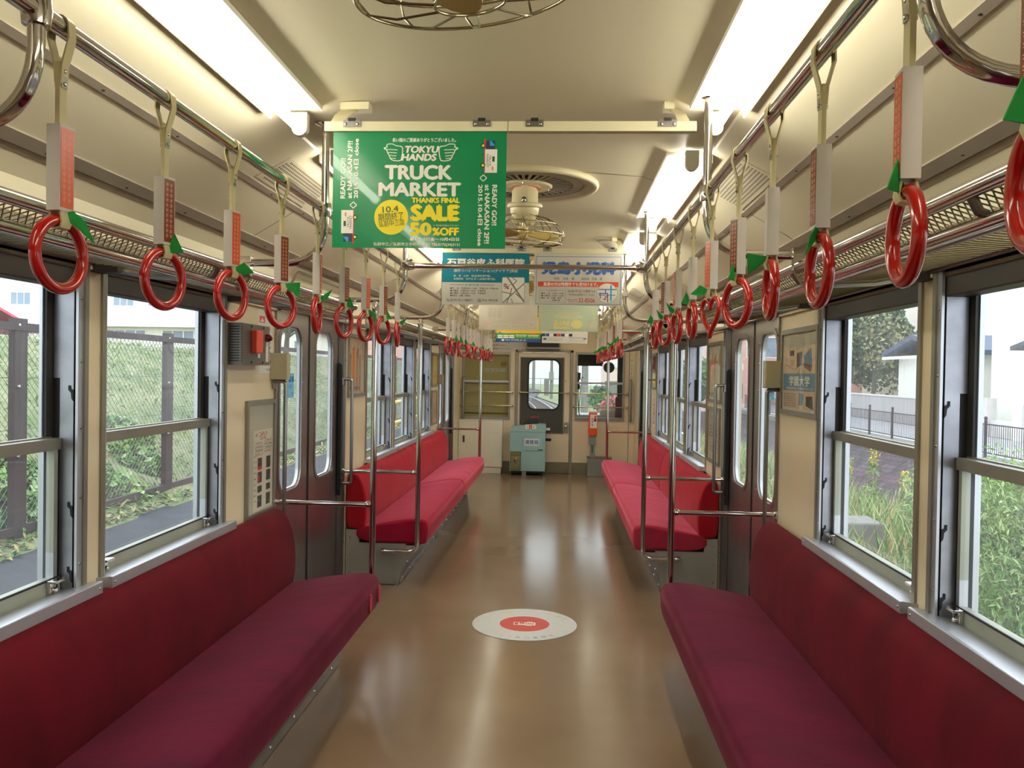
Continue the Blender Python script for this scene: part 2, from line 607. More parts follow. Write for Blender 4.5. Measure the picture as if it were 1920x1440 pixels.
# joints and strips on the ceiling
b = MB()
for s in (-1, 1):
    def strip(x0, z0, x1, z1, t, m):
        d = Vector((x1 - x0, z1 - z0)).normalized()
        n = Vector((-d.y, d.x))
        if n.y > 0:
            n = -n
        p = [(x0, z0), (x1, z1), (x1 + n.x * t, z1 + n.y * t), (x0 + n.x * t, z0 + n.y * t)]
        b.plate(p, [], lambda a, c, e: (s * a, e, c), YR, YE, m)
    strip(0.942, 2.149, 0.962, 2.138, 0.005, SEAM)
    strip(1.140, 2.030, 1.176, 2.009, 0.007, SEAM)
    strip(1.176, 2.009, 1.196, 1.995, 0.003, mat('ceiling_strip_shade_side', (140, 126, 104), rough=0.5))
    for k in range(38):
        y = YR + 0.2 + k * 0.4
        b.lathe([(0.0, -0.0025), (0.004, -0.002), (0.005, 0)], DARKGAP, T(s * 0.952, y, 2.138), 8)
        b.lathe([(0.0, -0.0025), (0.004, -0.002), (0.005, 0)], DARKGAP, T(s * 1.158, y + 0.1, 2.008), 8)
structure(b.build('trim_2', smooth=30), 'long grey joint strips with screws along the ceiling', 'ceiling strip')

b = MB()
for y in (-1.2, 1.05, 3.52, 5.9, 8.3, 10.6):
    for i in range(len(inner) - 1):
        (x0, z0), (x1, z1) = inner[i], inner[i + 1]
        if abs(x0) > 1.2 and abs(x1) > 1.2:
            continue
        d = Vector((x1 - x0, z1 - z0))
        n = Vector((d.y, -d.x)).normalized() * 0.0015
        if n.y > 0:
            n = -n
        b.add([(x0 + n.x, y, z0 + n.y), (x1 + n.x, y, z1 + n.y), (x1 + n.x, y + 0.005, z1 + n.y), (x0 + n.x, y + 0.005, z0 + n.y)], [(0, 1, 2, 3)], DARKGAP)
structure(b.build('trim_3', smooth=0), 'dark cross joints between the ceiling panels', 'ceiling joint')

# side walls
for s, nm in SIDES:
    b = MB()
    cuts = sorted([(y0, y1, 'd') for y0, y1 in DOORS] + [(y0, y1, 'w') for y0, y1 in WINS])
    y = YR
    for y0, y1, k in cuts:
        b.box(s * W, s * WO, y, y0, 0, 1.90, CREAM)
        if k == 'w':
            b.box(s * W, s * WO, y0, y1, 0, WZ0, CREAM)
            b.box(s * W, s * WO, y0, y1, WZ1, 1.90, CREAM)
        else:
            b.box(s * W, s * WO, y0, y1, DZ1, 1.90, CREAM)
        y = y1
    b.box(s * W, s * WO, y, 13.5, 0, 1.90, CREAM)
    structure(b.build('wall_' + nm, smooth=0), 'cream panelled wall on the %s side of the carriage' % nm, 'wall')
    # header rail above the windows and a thin cream moulding over each panel
    b = MB()
    for y0, y1 in ((0.40, 3.56), (6.09, 9.27)):
        b.box(s * (W - 0.006), s * (W - 0.0002), y0, y1, 1.795, 1.86, HEADRAIL)
        b.box(s * (W - 0.014), s * (W - 0.006), y0, y1, 1.785, 1.803, HEADRAIL)
    for y0, y1 in ((3.53, 4.14), (2.462, 2.538), (1.402, 1.478), (5.51, 6.12), (7.112, 7.188), (8.172, 8.248), (9.24, 9.85)):
        b.box(s * (W - 0.012), s * W, y0, y1, 1.752, 1.764, CREAM)
        b.box(s * (W - 0.004), s * W, y0, y1, 1.764, 1.795, CREAM)
    structure(b.build('trim_%d' % (4 if s < 0 else 5), smooth=0), 'metal header rail and cream moulding above the %s windows' % nm, 'wall trim')

# ------------------------------------------------------------------ side windows
def window(s, nm, y0, y1, n, where):
    o = thing('window_%d' % n, '%s side window with two sliding sashes, %s' % (nm, where), 'window', (s * W, (y0 + y1) / 2, WZ0), kind='structure')
    near, far = y0 + 0.032, y1 - 0.046
    b = MB()
    b.box(s * (W - 0.008), s * (W + 0.004), y0, near - 0.010, 0.775, 1.785, ALUD)
    b.box(s * (W - 0.004), s * (W + 0.004), near - 0.010, near, 0.775, 1.785, ALU)
    b.box(s * (W - 0.010), s * (W + 0.004), y1 - 0.020, y1, 0.775, 1.785, ALUD)
    b.box(s * (W - 0.004), s * (W + 0.004), far, y1 - 0.020, 0.775, 1.785, ALU)
    b.box(s * (W - 0.008), s * (W + 0.004), y0, y1, 1.770, 1.795, HEADRAIL)
    for z in (0.86, 1.06, 1.27, 1.47, 1.66):
        b.lathe([(0, -0.003), (0.004, -0.002), (0.005, 0)], SCREW, T(s * (W - 0.004), y1 - 0.030, z) @ RY(s * PI / 2), 8)
    # reveals
    b.box(s * (W + 0.004), s * (WO - 0.002), y0 + 0.001, near - 0.002, 0.757, 1.798, RUBBERTRACK)
    b.box(s * (W + 0.004), s * (WO - 0.002), far + 0.006, y1 - 0.001, 0.757, 1.798, RUBBERTRACK)
    b.box(s * (W + 0.004), s * (WO - 0.002), near - 0.002, far + 0.006, 1.76, 1.798, RUBBERTRACK)
    b.box(s * 1.352, s * (WO - 0.001), near - 0.002, near + 0.018, 0.757, 1.77, ALU)
    b.box(s * 1.352, s * (WO - 0.001), far - 0.014, far + 0.006, 0.757, 1.77, ALU)
    b.build('frame', o, smooth=30)
    b = MB()
    b.box(s * (W + 0.008), s * 1.335, near, far + 0.004, 1.692, 1.760, BLIND)
    b.box(s * (W + 0.004), s * (W + 0.016), near, far + 0.004, 1.748, 1.772, HEADRAIL)
    b.build('blind_box', o, smooth=0, bevel=0.004)
    b = MB()
    b.plate([(1.206, 0.796), (1.214, 0.797), (WO - 0.004, 0.772), (WO - 0.004, 0.757), (1.256, 0.757), (1.254, 0.762), (1.206, 0.760)], [], lambda a, c, e: (s * a, e, c), y0 - 0.012, y1 + 0.012, ALU)
    b.lathe([(0, -0.003), (0.004, -0.002), (0.005, 0)], SCREW, T(s * 1.206, y0 + 0.004, 0.778) @ RY(s * PI / 2), 8)
    b.lathe([(0, -0.003), (0.004, -0.002), (0.005, 0)], SCREW, T(s * 1.206, y1 - 0.004, 0.778) @ RY(s * PI / 2), 8)
    b.build('sill', o, smooth=0, bevel=0.002)
    # guide plates on both jambs with hooked catches
    for yj, d in ((far + 0.004, -1), (near, 1)):
        b = MB()
        pl = [(W + 0.010, 0.77), (W + 0.052, 0.77), (W + 0.052, 1.42), (W + 0.072, 1.42), (W + 0.072, 1.70), (W + 0.010, 1.70)]
        b.plate(pl, [], lambda a, c, e: (s * a, yj + d * e, c), 0.0, 0.004, GUIDE)
        for z in (0.825, 1.02, 1.37):
            hk = [(W + 0.008, z - 0.02), (W + 0.014, z - 0.012), (W + 0.016, z + 0.006), (W + 0.024, z + 0.014), (W + 0.024, z + 0.028), (W + 0.019, z + 0.028), (W + 0.018, z + 0.018), (W + 0.008, z + 0.014)]
            b.plate(hk, [], lambda a, c, e: (s * a, yj + d * e, c), 0.003, 0.008, BLACK)
        b.build('guide_plate', o, smooth=0)
    u0, u1 = near + 0.006, far - 0.002
    # upper sash
    b = MB()
    b.box(s * 1.334, s * 1.350, u0, u1, 1.208, 1.244, ALUD)
    b.box(s * 1.334, s * 1.352, u0 - 0.004, u0 + 0.012, 1.244, 1.70, RUBBERTRACK)
    b.box(s * 1.334, s * 1.352, u1 - 0.030, u1 + 0.004, 1.244, 1.70, RUBBERTRACK)
    b.box(s * 1.344, s * 1.352, u1 - 0.036, u1 - 0.030, 1.244, 1.70, ALU)
    us = b.build('upper_sash', o, smooth=0)
    b = MB()
    b.box(s * 1.342, s * 1.345, u0 + 0.010, u1 - 0.032, 1.242, 1.702, PANE)
    b.build('pane', us, smooth=0)
    # lower sash
    b = MB()
    b.box(s * 1.304, s * 1.332, u0 + 0.002, u1 - 0.002, 1.206, 1.240, ALUD)
    b.box(s * 1.304, s * 1.332, u0 + 0.002, u1 - 0.002, 0.772, 0.826, ALUG)
    b.box(s * 1.302, s * 1.306, u0 + 0.002, u1 - 0.002, 0.822, 0.828, BLACK)
    b.box(s * 1.310, s * 1.332, u0 + 0.002, u0 + 0.014, 0.826, 1.206, ALUG)
    b.box(s * 1.312, s * 1.333, u1 - 0.012, u1 - 0.002, 0.826, 1.206, RUBBERTRACK)
    b.box(s * 1.308, s * 1.332, u1 - 0.030, u1 - 0.012, 0.900, 1.206, ALUG)
    b.box(s * 1.308, s * 1.332, u1 - 0.030, u1 - 0.012, 0.826, 0.900, ALU)
    ls = b.build('lower_sash', o, smooth=0)
    b = MB()
    b.box(s * 1.319, s * 1.322, u0 + 0.012, u1 - 0.028, 0.824, 1.208, PANE)
    b.build('pane', ls, smooth=0)
    for yc in (u0 + 0.06, u1 - 0.05):
        b = MB()
        b.box(s * 1.292, s * 1.304, yc - 0.018, yc + 0.018, 0.775, 0.820, CHROME)
        b.box(s * 1.272, s * 1.304, yc - 0.022, yc + 0.022, 0.818, 0.826, CHROME)
        b.lathe([(0, -0.012), (0.008, -0.010), (0.009, 0)], CHROME, T(s * 1.292, yc, 0.795) @ RY(s * PI / 2), 10)
        b.build('latch', ls, smooth=30, bevel=0.0015)
    return o

_w = 0
_wl = ['beside the camera', 'second from the camera', 'nearest the first door', 'just past the first door', 'middle of the far three', 'nearest the second door']
for s, nm in SIDES:
    for k, (y0, y1) in enumerate(WINS):
        _w += 1
        window(s, nm, y0, y1, _w, _wl[k])

# ------------------------------------------------------------------ sliding side doors
def side_door(s, nm, y0, y1, n, where):
    o = thing('door_%d' % n, '%s stainless double sliding door, %s' % (nm, where), 'door', (s * 1.3, (y0 + y1) / 2, 0), kind='structure')
    yc = (y0 + y1) / 2
    X0, X1 = s * 1.292, s * 1.322
    fn = lambda a, c, e: (s * e, a, c)
    for k, (a0, a1, g0, g1) in enumerate(((y0 - 0.02, yc - 0.004, yc - 0.505, yc - 0.140), (yc + 0.004, y1 + 0.02, yc + 0.140, yc + 0.505))):
        b = MB()
        hole = rrect(g0, g1, 0.79, 1.69, 0.10, 8)
        b.plate(rect2(a0, a1, 0.012, DZ1), [hole], fn, 1.292, 1.322, DOORSTEEL)
        # raised rim round the glass
        rim = rrect(g0 - 0.022, g1 + 0.022, 0.768, 1.712, 0.115, 8)
        b.plate(rim, [rrect(g0 + 0.002, g1 - 0.002, 0.792, 1.688, 0.098, 8)], fn, 1.2885, 1.293, DOORSTEEL)
        for z in (0.83, 0.93, 1.08, 1.23, 1.38, 1.53, 1.64):
            yy = g1 + 0.010 if k == 0 else g1 + 0.010
            b.lathe([(0, -0.003), (0.004, -0.002), (0.005, 0)], SCREW, T(s * 1.288, yy, z) @ RY(s * PI / 2), 8)
        lf = b.build('door_leaf', o, smooth=30)
        b = MB()
        b.plate(rrect(g0, g1, 0.79, 1.69, 0.10, 8), [rrect(g0 + 0.012, g1 - 0.012, 0.802, 1.678, 0.09, 8)], fn, 1.300, 1.316, ALU)
        b.build('glass_frame', lf, smooth=30)
        b = MB()
        b.plate(rrect(g0 + 0.004, g1 - 0.004, 0.794, 1.686, 0.096, 8), [], fn, 1.306, 1.310, DPANE)
        b.build('pane', lf, smooth=0)
        b = MB()
        ye = yc - 0.004 if k == 0 else yc + 0.004
        b.box(s * 1.288, s * 1.324, ye - 0.006, ye + 0.006, 0.012, DZ1, BLACK)
        b.build('edge_seal', lf, smooth=0)
    for yj, d in ((y0, 1), (y1, -1)):
        b = MB()
        b.box(s * (W - 0.012), s * 1.288, yj - 0.014, yj + 0.012, 0, 1.795, STEEL)
        b.box(s * (W + 0.002), s * 1.290, yj + d * 0.012, yj + d * 0.030, 0, 1.785, DOORSTEEL)
        for z in (0.3, 0.62, 1.52, 1.66):
            b.lathe([(0, -0.003), (0.005, -0.002), (0.006, 0)], DARKGAP, T(s * (W - 0.012), yj, z) @ RY(s * PI / 2), 8)
        b.build('door_post', o, smooth=30)
        b = MB()
        gp = [(W + 0.004, 0.62), (1.286, 0.62), (1.286, 1.50), (W + 0.016, 1.50), (W + 0.004, 1.485)]
        b.plate(gp, [], lambda a, c, e: (s * a, yj + d * e, c), 0.030, 0.046, BLACK)
        b.build('finger_guard', o, smooth=0)
    b = MB()
    b.box(s * (W - 0.010), s * 1.290, y0, y1, 1.768, 1.800, STEEL)
    b.box(s * (W - 0.006), s * (W - 0.0004), y0, y1, 1.800, 1.835, CREAM)
    b.build('header', o, smooth=0)
    b = MB()
    b.box(s * (W - 0.02), s * 1.36, y0, y1, 0.0005, 0.012, STEEL)
    b.build('threshold', o, smooth=0)
    return o

_d = 0
for s, nm in SIDES:
    for k, (y0, y1) in enumerate(DOORS):
        _d += 1
        side_door(s, nm, y0, y1, _d, ('behind the camera', 'between the near and far benches', 'beside the end wall')[k])

# ------------------------------------------------------------------ rear wall (behind the camera)
b = MB()
b.box(-WO, WO, YR - 0.1, YR, 0, 2.4, CREAM2)
structure(b.build('wall_rear', smooth=0), 'cream end wall behind the viewer', 'wall')

# ------------------------------------------------------------------ end wall and driver's cab
LW = (-1.235, -0.53, 0.765, 1.745)      # left window outer frame
RW = (0.405, 1.115, 0.775, 1.765)       # right window outer frame
DO = (-0.425, 0.335, 0.0, 1.755)        # door opening
fnE = lambda a, c, e: (a, e, c)
b = MB()
out = [(-WO, 0), (DO[0], 0), (DO[0], DO[3]), (DO[1], DO[3]), (DO[1], 0), (WO, 0), (WO, 1.95), (1.1, 2.18), (0.6, 2.34), (0, 2.36), (-0.6, 2.34), (-1.1, 2.18), (-WO, 1.95)]
b.plate(out, [rect2(LW[0] + .02, LW[1] - .02, LW[2] + .02, LW[3] - .02), rect2(RW[0] + .02, RW[1] - .02, RW[2] + .02, RW[3] - .02)], fnE, YE, YE + 0.05, CREAM2)
b.box(0.37, 1.26, YE - 0.004, YE, 0, 0.165, SKIRT)
b.box(-1.26, -0.455, YE - 0.004, YE, 0, 0.165, SKIRT)
b.box(1.175, 1.185, YE - 0.006, YE, 0, 1.9, ALUD)
structure(b.build('wall_end', smooth=0), 'cream end wall with the cab door and two cab windows', 'wall')

def cab_window(n, R, label):
    o = thing('window_%d' % n, label, 'window', ((R[0] + R[1]) / 2, YE, R[2]), kind='structure')
    b = MB()
    b.plate(rect2(*R), [rect2(R[0] + .035, R[1] - .025, R[2] + .045, R[3] - .035)], fnE, YE - 0.014, YE - 0.001, ALUD)
    b.plate(rect2(R[0] + .021, R[1] - .021, R[2] + .021, R[3] - .021), [rect2(R[0] + .036, R[1] - .026, R[2] + .046, R[3] - .036)], fnE, YE - 0.001, YE + 0.05, ALUD)
    b.build('frame', o, smooth=0, bevel=0.003)
    b = MB()
    b.box(R[0] + .034, R[1] - .024, YE - 0.008, YE + 0.014, 1.302, 1.334, ALU)
    b.build('middle_rail', o, smooth=0, bevel=0.003)
    b = MB()
    b.box(R[0] + .030, R[1] - .022, YE + 0.016, YE + 0.020, R[2] + .042, R[3] - .032, PANE)
    b.build('pane', o, smooth=0)
    return o

cab_window(13, LW, 'left cab window in the end wall covered by an olive blind')
cab_window(14, RW, 'right cab window in the end wall looking out through the cab')

t = thing('door_7', 'cream cab door with a dark upper panel and round-cornered window', 'door', (-0.045, YE, 0), kind='structure')
b = MB()
for x0, x1 in ((-0.462, -0.425), (0.335, 0.372)):
    b.box(x0, x1, YE - 0.018, YE - 0.001, 0, 1.785, ALUD)
b.box(-0.462, 0.372, YE - 0.018, YE - 0.001, 1.750, 1.785, ALUD)
b.build('door_frame', t, smooth=0, bevel=0.004)
G = (-0.262, 0.168, 0.935, 1.635)
b = MB()
gl = rrect(G[0], G[1], G[2], G[3], 0.085, 8)
b.plate(rect2(-0.420, 0.330, 0.006, 1.748), [rrect(G[0] - .01, G[1] + .01, G[2] - .01, G[3] + .01, 0.09, 8)], fnE, YE + 0.008, YE + 0.045, CREAM2)
dl = b.build('door_leaf', t, smooth=0)
b = MB()
b.plate(rect2(-0.383, 0.238, 0.585, 1.672), [rrect(G[0] - .012, G[1] + .012, G[2] - .012, G[3] + .012, 0.09, 8)], fnE, YE + 0.002, YE + 0.008, DARKP)
b.build('upper_panel', dl, smooth=0)['label'] = 'dark grey upper panel'
b = MB()
b.plate(rect2(-0.394, 0.252, 0.574, 1.684), [rect2(-0.384, 0.239, 0.584, 1.673)], fnE, YE + 0.000, YE + 0.008, ALUD)
b.box(-0.418, 0.328, YE + 0.004, YE + 0.008, 0.008, 0.165, SKIRT)
b.build('edge_trim', dl, smooth=0)
b = MB()
b.plate(rrect(G[0] - .024, G[1] + .024, G[2] - .024, G[3] + .024, 0.105, 8), [gl], fnE, YE - 0.006, YE + 0.046, BLACK)
b.build('gasket', dl, smooth=30)
b = MB()
b.plate(rrect(G[0] - .006, G[1] + .006, G[2] - .006, G[3] + .006, 0.088, 8), [], fnE, YE + 0.022, YE + 0.026, PANE)
b.build('pane', dl, smooth=0)
b = MB()
b.box(0.258, 0.318, YE - 0.004, YE + 0.008, 0.585, 0.745, ALUD)
b.lathe([(0, -0.05), (0.018, -0.046), (0.022, -0.03), (0.012, -0.02), (0.012, 0)], CHROME, T(0.283, YE, 0.69) @ RX(-PI / 2), 14)
b.tube([(0.283, YE - 0.03, 0.69), (0.285, YE - 0.034, 0.62)], 0.008, CHROME, 8)
b.build('handle', dl, smooth=30)
b = MB()
b.box(0.262, 0.276, YE + 0.002, YE + 0.008, 1.33, 1.35, ALUD)
b.build('latch', dl, smooth=0)

def bar(name, label, x0, x1, z):
    t = thing(name, label, 'guard bar', ((x0 + x1) / 2, YE - 0.04, z))
    b = MB()
    b.tube([(x0, YE - 0.045, z), (x1, YE - 0.045, z)], 0.009, BRASS, 10)
    b.build('rod', t)
    for x in (x0 + 0.012, x1 - 0.012):
        b = MB()
        b.tube([(x, YE + (0.008 if name == 'door_guard_bar' else 0), z), (x, YE - 0.058, z)], 0.011, BRASS, 10)
        b.lathe([(0.02, 0), (0.02, -0.006), (0.011, -0.008)], BRASS, T(x, YE + (0.008 if name == 'door_guard_bar' else -0.014 if False else 0), z) @ RX(-PI / 2), 12)
        b.build('bracket', t)

bar('window_guard_bar', 'upper dull brass guard bar across the blinded left cab window', -1.255, -0.487, 1.167)
bar('window_guard_bar', 'lower dull brass guard bar across the blinded left cab window', -1.255, -0.487, 0.972)
bar('window_guard_bar', 'upper dull brass guard bar across the right cab window', 0.385, 1.165, 1.170)
bar('window_guard_bar', 'lower dull brass guard bar across the right cab window', 0.385, 1.165, 0.974)
bar('door_guard_bar', 'dull brass guard bar across the cab door window', -0.405, 0.315, 1.168)

# cab shell
b = MB()
FW = 13.3
front_holes = [rrect(-0.42, 0.30, 0.62, 1.85, 0.08), rrect(0.42, 1.10, 0.78, 1.82, 0.12)]
b.plate([(-WO, -0.1), (WO, -0.1), (WO, 1.95), (1.1, 2.2), (0, 2.4), (-1.1, 2.2), (-WO, 1.95)], front_holes, fnE, FW, FW + 0.08, CABD)
structure(b.build('wall_front', smooth=0), 'dark front wall of the driver cab with two windows', 'wall')
b = MB()
b.plate(rrect(-0.43, 0.31, 0.61, 1.86, 0.085), [], fnE, FW + 0.03, FW + 0.034, PANE)
structure(b.build('window_15', smooth=0), 'windscreen in the front gangway beyond the cab door', 'window')
b = MB()
b.plate(rrect(0.41, 1.11, 0.77, 1.83, 0.125), [], fnE, FW + 0.03, FW + 0.034, PANE)
structure(b.build('window_16', smooth=0), 'windscreen in front of the driver position', 'window')

# ------------------------------------------------------------------ things in the cab
b = MB()
bl = Sheet((LW[0] + .03, YE + 0.034, LW[3] - .03), (1, 0, 0), (0, 0, -1), (0, -1, 0), 866, 664, 953, 781, 0.655, 0.93, OLIVE, thick=0.003)
bl.rect(936, 678, 947, 686, mat('faded_sticker', (150, 120, 56)))
bl.rect(905, 690.5, 947, 695, WHITEP)
scribble(bl, 906, 691.2, 946, 694.4, INK, 14)
bl.rect(866, 771, 953, 774, mat('blind_lower_bar', (96, 76, 44), rough=0.5))
tag(bl.build('window_blind', smooth=0), 'olive cloth blind drawn down behind the left cab window', 'blind')

t = thing('driver_console', 'grey driver console ledge under the right windscreen', 'console', (0.78, 12.9, 0))
b = MB()
b.box(0.40, 1.24, 12.72, 13.29, 0.0, 0.80, GREYP)
b.build('cabinet', t, smooth=0, bevel=0.01)
b = MB()
b.box(0.38, 1.25, 12.62, 13.295, 0.80, 0.83, mat('console_top_pale', (198, 194, 188), rough=0.4))
b.build('ledge', t, smooth=0, bevel=0.006)
b = MB()
tr = thing('document_tray', 'white tray holding crumpled papers on the driver console', 'tray', (0.95, 12.72, 0.83))
b.plate(rect2(0.80, 1.16, 12.63, 12.85), [rect2(0.81, 1.15, 12.64, 12.84)], lambda a, c, e: (a, c, e), 0.835, 0.90, WHITEM)
b.box(0.80, 1.16, 12.63, 12.85, 0.830, 0.838, WHITEM)
b.build('tray_body', tr, smooth=0)
b = MB()
rr = random.Random(3)
for k in range(9):
    M = T(0.90 + 0.02 * k, 12.72 + rr.uniform(-.05, .05), 0.865 + 0.006 * k) @ RX(rr.uniform(-.5, .5)) @ RY(rr.uniform(-.4, .4)) @ RZ(rr.uniform(-1, 1))
    b.obox(M, 0.10, 0.07, 0.004, WHITEP)
b.build('papers', tr, smooth=0)

b = MB()
b.box(0.44, 0.86, 13.12, 13.2, 1.60, 1.80, BLACK)
b.box(0.46, 0.84, 13.10, 13.12, 1.585, 1.62, CABD)
b.tube([(0.45, 13.11, 1.585), (0.85, 13.11, 1.585)], 0.012, CABD)
for _x in (0.5, 0.8):
    b.tube([(_x, 13.16, 1.79), (_x, 13.16, 2.262 if _x < 0.7 else 2.22)], 0.01, CABD)
tag(b.build('sun_visor', smooth=30, bevel=0.006), 'black sun visor at the top of the driver windscreen', 'sun visor')

t = thing('cab_mirror', 'round black mirror hanging in the right cab window', 'mirror', (0.905, 12.35, 1.55))
b = MB()
b.lathe([(0, -0.012), (0.075, -0.012), (0.082, -0.006), (0.082, 0.006), (0.07, 0.016), (0, 0.022)], BLACK, T(0.905, 12.35, 1.55) @ RX(PI / 2), 28)
b.build('housing', t)
b = MB()
b.box(0.888, 0.918, 12.333, 12.337, 1.55, 1.62, mat('pale_green_label', (170, 196, 160)))
b.build('tag', t, smooth=0)
b = MB()
b.tube([(0.905, 12.36, 1.62), (0.905, 12.37, 1.9), (0.905, 12.12, 2.2)], 0.008, BLACK, 8)
b.build('arm', t)

t = thing('radio_handset', 'black radio handset with cord hanging in the right cab window', 'handset', (0.455, 12.45, 1.2))
b = MB()
b.box(0.43, 0.495, 12.42, 12.47, 1.36, 1.47, BLACK)
b.box(0.435, 0.485, 12.42, 12.46, 1.22, 1.33, BLACK)
b.box(0.445, 0.475, 12.43, 12.46, 1.31, 1.38, BLACK)
b.tube([(0.51, 12.44, 1.395), (0.53, 12.44, 1.395)], 0.01, BLACK, 8)
b.build('handset_body', t, smooth=0, bevel=0.006)
b = MB()
b.tube([(0.46, 12.44, 1.22), (0.462, 12.44, 1.05), (0.475, 12.46, 0.88), (0.49, 12.48, 0.83)], 0.007, BLACK, 8)
b.tube([(0.505, 12.44, 1.38), (0.495, 12.44, 1.2), (0.48, 12.45, 1.02), (0.478, 12.46, 0.86)], 0.005, BLACK, 8)
b.build('cord', t)
b = MB()
b.tube([(0.458, 12.45, 1.47), (0.458, 12.45, 2.29)], 0.006, BLACK, 8)
b.build('hanger', t)

t = thing('driver_chair', 'dark red driver seat back behind the right cab window', 'chair', (1.08, 12.6, 0))
b = MB()
b.box(1.02, 1.24, 12.5, 12.6, 0.62, 1.12, mat('dark_red_vinyl', (92, 14, 26), rough=0.5))
b.build('backrest', t, smooth=0, bevel=0.03, seg=3)
b = MB()
b.tube([(1.13, 12.56, 0.0), (1.13, 12.56, 0.62)], 0.02, BLACK)
b.build('pedestal', t)

# ------------------------------------------------------------------ end wall furniture
t = thing('equipment_cupboard', 'low white cupboard against the end wall below the blinded window', 'cupboard', (-0.94, 11.97, 0))
b = MB()
b.box(-1.255, -0.625, 11.88, 12.045, 0.085, 0.755, WHITEM)
b.box(-1.235, -0.640, 11.885, 12.045, 0.0, 0.085, WHITEM)
b.box(-1.258, -0.620, 11.872, 12.045, 0.755, 0.768, WHITEM)
b.build('cabinet_body', t, smooth=0, bevel=0.004)
b = MB()
b.box(-1.225, -0.635, 11.872, 11.880, 0.095, 0.745, WHITEM)
b.build('door', t, smooth=0, bevel=0.003)
b = MB()
b.plate(rect2(-1.195, -1.165, 0.44, 0.54), [rect2(-1.188, -1.172, 0.452, 0.528)], fnE, 11.868, 11.873, CHROME)
b.box(-1.19, -1.17, 11.871, 11.8735, 0.45, 0.53, BLACK)
b.build('handle', t, smooth=0)

t = thing('fare_box', 'pale blue fare box machine standing in front of the cab door', 'fare machine', (-0.26, 11.9, 0))
FX0, FX1, FY = -0.505, 0.0, 11.72
b = MB()
top = [(FX0 + .004, 0.62), (FX1, 0.62), (FX1, 0.716), (FX1 - 0.012, 0.732), (FX1 - 0.10, 0.735), (FX0 + 0.02, 0.690), (FX0 + 0.006, 0.682)]
b.box(FX0, FX1 - 0.004, FY, 11.98, 0.062, 0.618, PALEBLUE)
b.plate(top, [], fnE, FY - 0.004, 11.98, PALEBLUE)
b.build('casing', t, smooth=0, bevel=0.006)
b = MB()
b.box(FX0 + .02, FX1 - 0.03, FY + 0.03, 11.96, 0.03, 0.062, BLACK)
b.box(-0.33, -0.27, FY + 0.01, FY + 0.03, 0.0, 0.06, GREYP)
for x in (FX0 + .03, FX1 - .05):
    for y in (FY + 0.05, 11.93):
        b.lathe([(0.0, -0.01), (0.03, -0.01), (0.03, 0.01), (0, 0.01)], BLACK, T(x, y, 0.03) @ RY(PI / 2), 14)
b.build('wheel_base', t, smooth=30)
b = MB()
b.box(-0.325, -0.033, FY - 0.007, FY - 0.001, 0.355, 0.540, PALEBLUE)
b.box(-0.105, -0.036, FY - 0.010, FY - 0.006, 0.362, 0.374, BLACK)
dr = b.build('door', t, smooth=0, bevel=0.002)
sg = Sheet((-0.305, FY - 0.0085, 0.527), (1, 0, 0), (0, 0, -1), (0, -1, 0), 0, 0, 362, 165, 0.219, 0.100, WHITEP)
sg.text('運賃箱', 24, 34, 338, 134, INKB, bold=0.012)
sg.build('sign', dr, smooth=0)
b = MB()
b.box(FX0 + 0.012, FX0 + 0.158, FY - 0.006, FY + 0.001, 0.078, 0.338, BLACK)
b.box(FX0 + 0.018, FX0 + 0.152, FY - 0.014, FY - 0.004, 0.084, 0.285, mat('worn_brass_panel', (132, 124, 84), rough=0.4, metal=0.3, var=0.15)) if True else None
b.box(FX0 + 0.018, FX0 + 0.152, FY - 0.014, FY - 0.004, 0.292, 0.332, mat('worn_brass_panel', (132, 124, 84)))
b.lathe([(0, -0.02), (0.018, -0.018), (0.026, -0.006), (0.026, 0)], CHROME, T(FX0 + 0.088, FY - 0.014, 0.215) @ Matrix.Scale(1.7, 4, (0, 0, 1)) @ RX(-PI / 2), 18)
b.build('coin_door', t, smooth=30)
b = MB()
st = Sheet((-0.290, FY - 0.0065, 0.723), (1, 0, 0), (0, 0, -1), (0, -1, 0), 0, 0, 150, 80, 0.155, 0.062, mat('label_cream', (224, 220, 196)))
st.rect(50, 8, 92, 74, INKR)
st.text('料金', 60, 16, 82, 66, WHITEP)
st.rect(24, 18, 28, 66, INK)
st.rect(116, 18, 120, 66, INK)
st.build('label', t, smooth=0)
b = MB()
HOOD = glass('smoky_clear_plastic', tint=(196, 198, 206), haze=0.5, refl=0.6, haze_col=(236, 236, 240))
b.box(-0.222, -0.105, 11.80, 11.806, 0.725, 0.835, HOOD)
b.box(-0.222, -0.105, 11.80, 11.90, 0.832, 0.836, HOOD)
b.box(-0.350, -0.222, 11.84, 11.846, 0.705, 0.785, HOOD)
b.box(-0.222, -0.105, 11.798, 11.800, 0.822, 0.832, INKR)
b.build('clear_hood', t, smooth=0)
b = MB()
b.box(FX1 - 0.004, FX1 + 0.058, 11.80, 11.90, 0.640, 0.672, WHITEM)
b.tube([(FX1 - .004, 11.84, 0.505), (FX1 + 0.06, 11.82, 0.505), (FX1 + 0.075, 11.82, 0.50)], 0.02, BLACK, 10)
b.tube([(FX1 - .004, 11.84, 0.435), (FX1 + 0.03, 11.84, 0.435)], 0.008, WHITEM, 8)
b.tube([(FX0 + .004, 11.84, 0.50), (FX0 - 0.03, 11.84, 0.50)], 0.008, WHITEM, 8)
b.tube([(FX0 + .004, 11.84, 0.615), (FX0 - 0.012, 11.84, 0.615)], 0.008, WHITEM, 8)
b.build('side_lever', t, smooth=30)

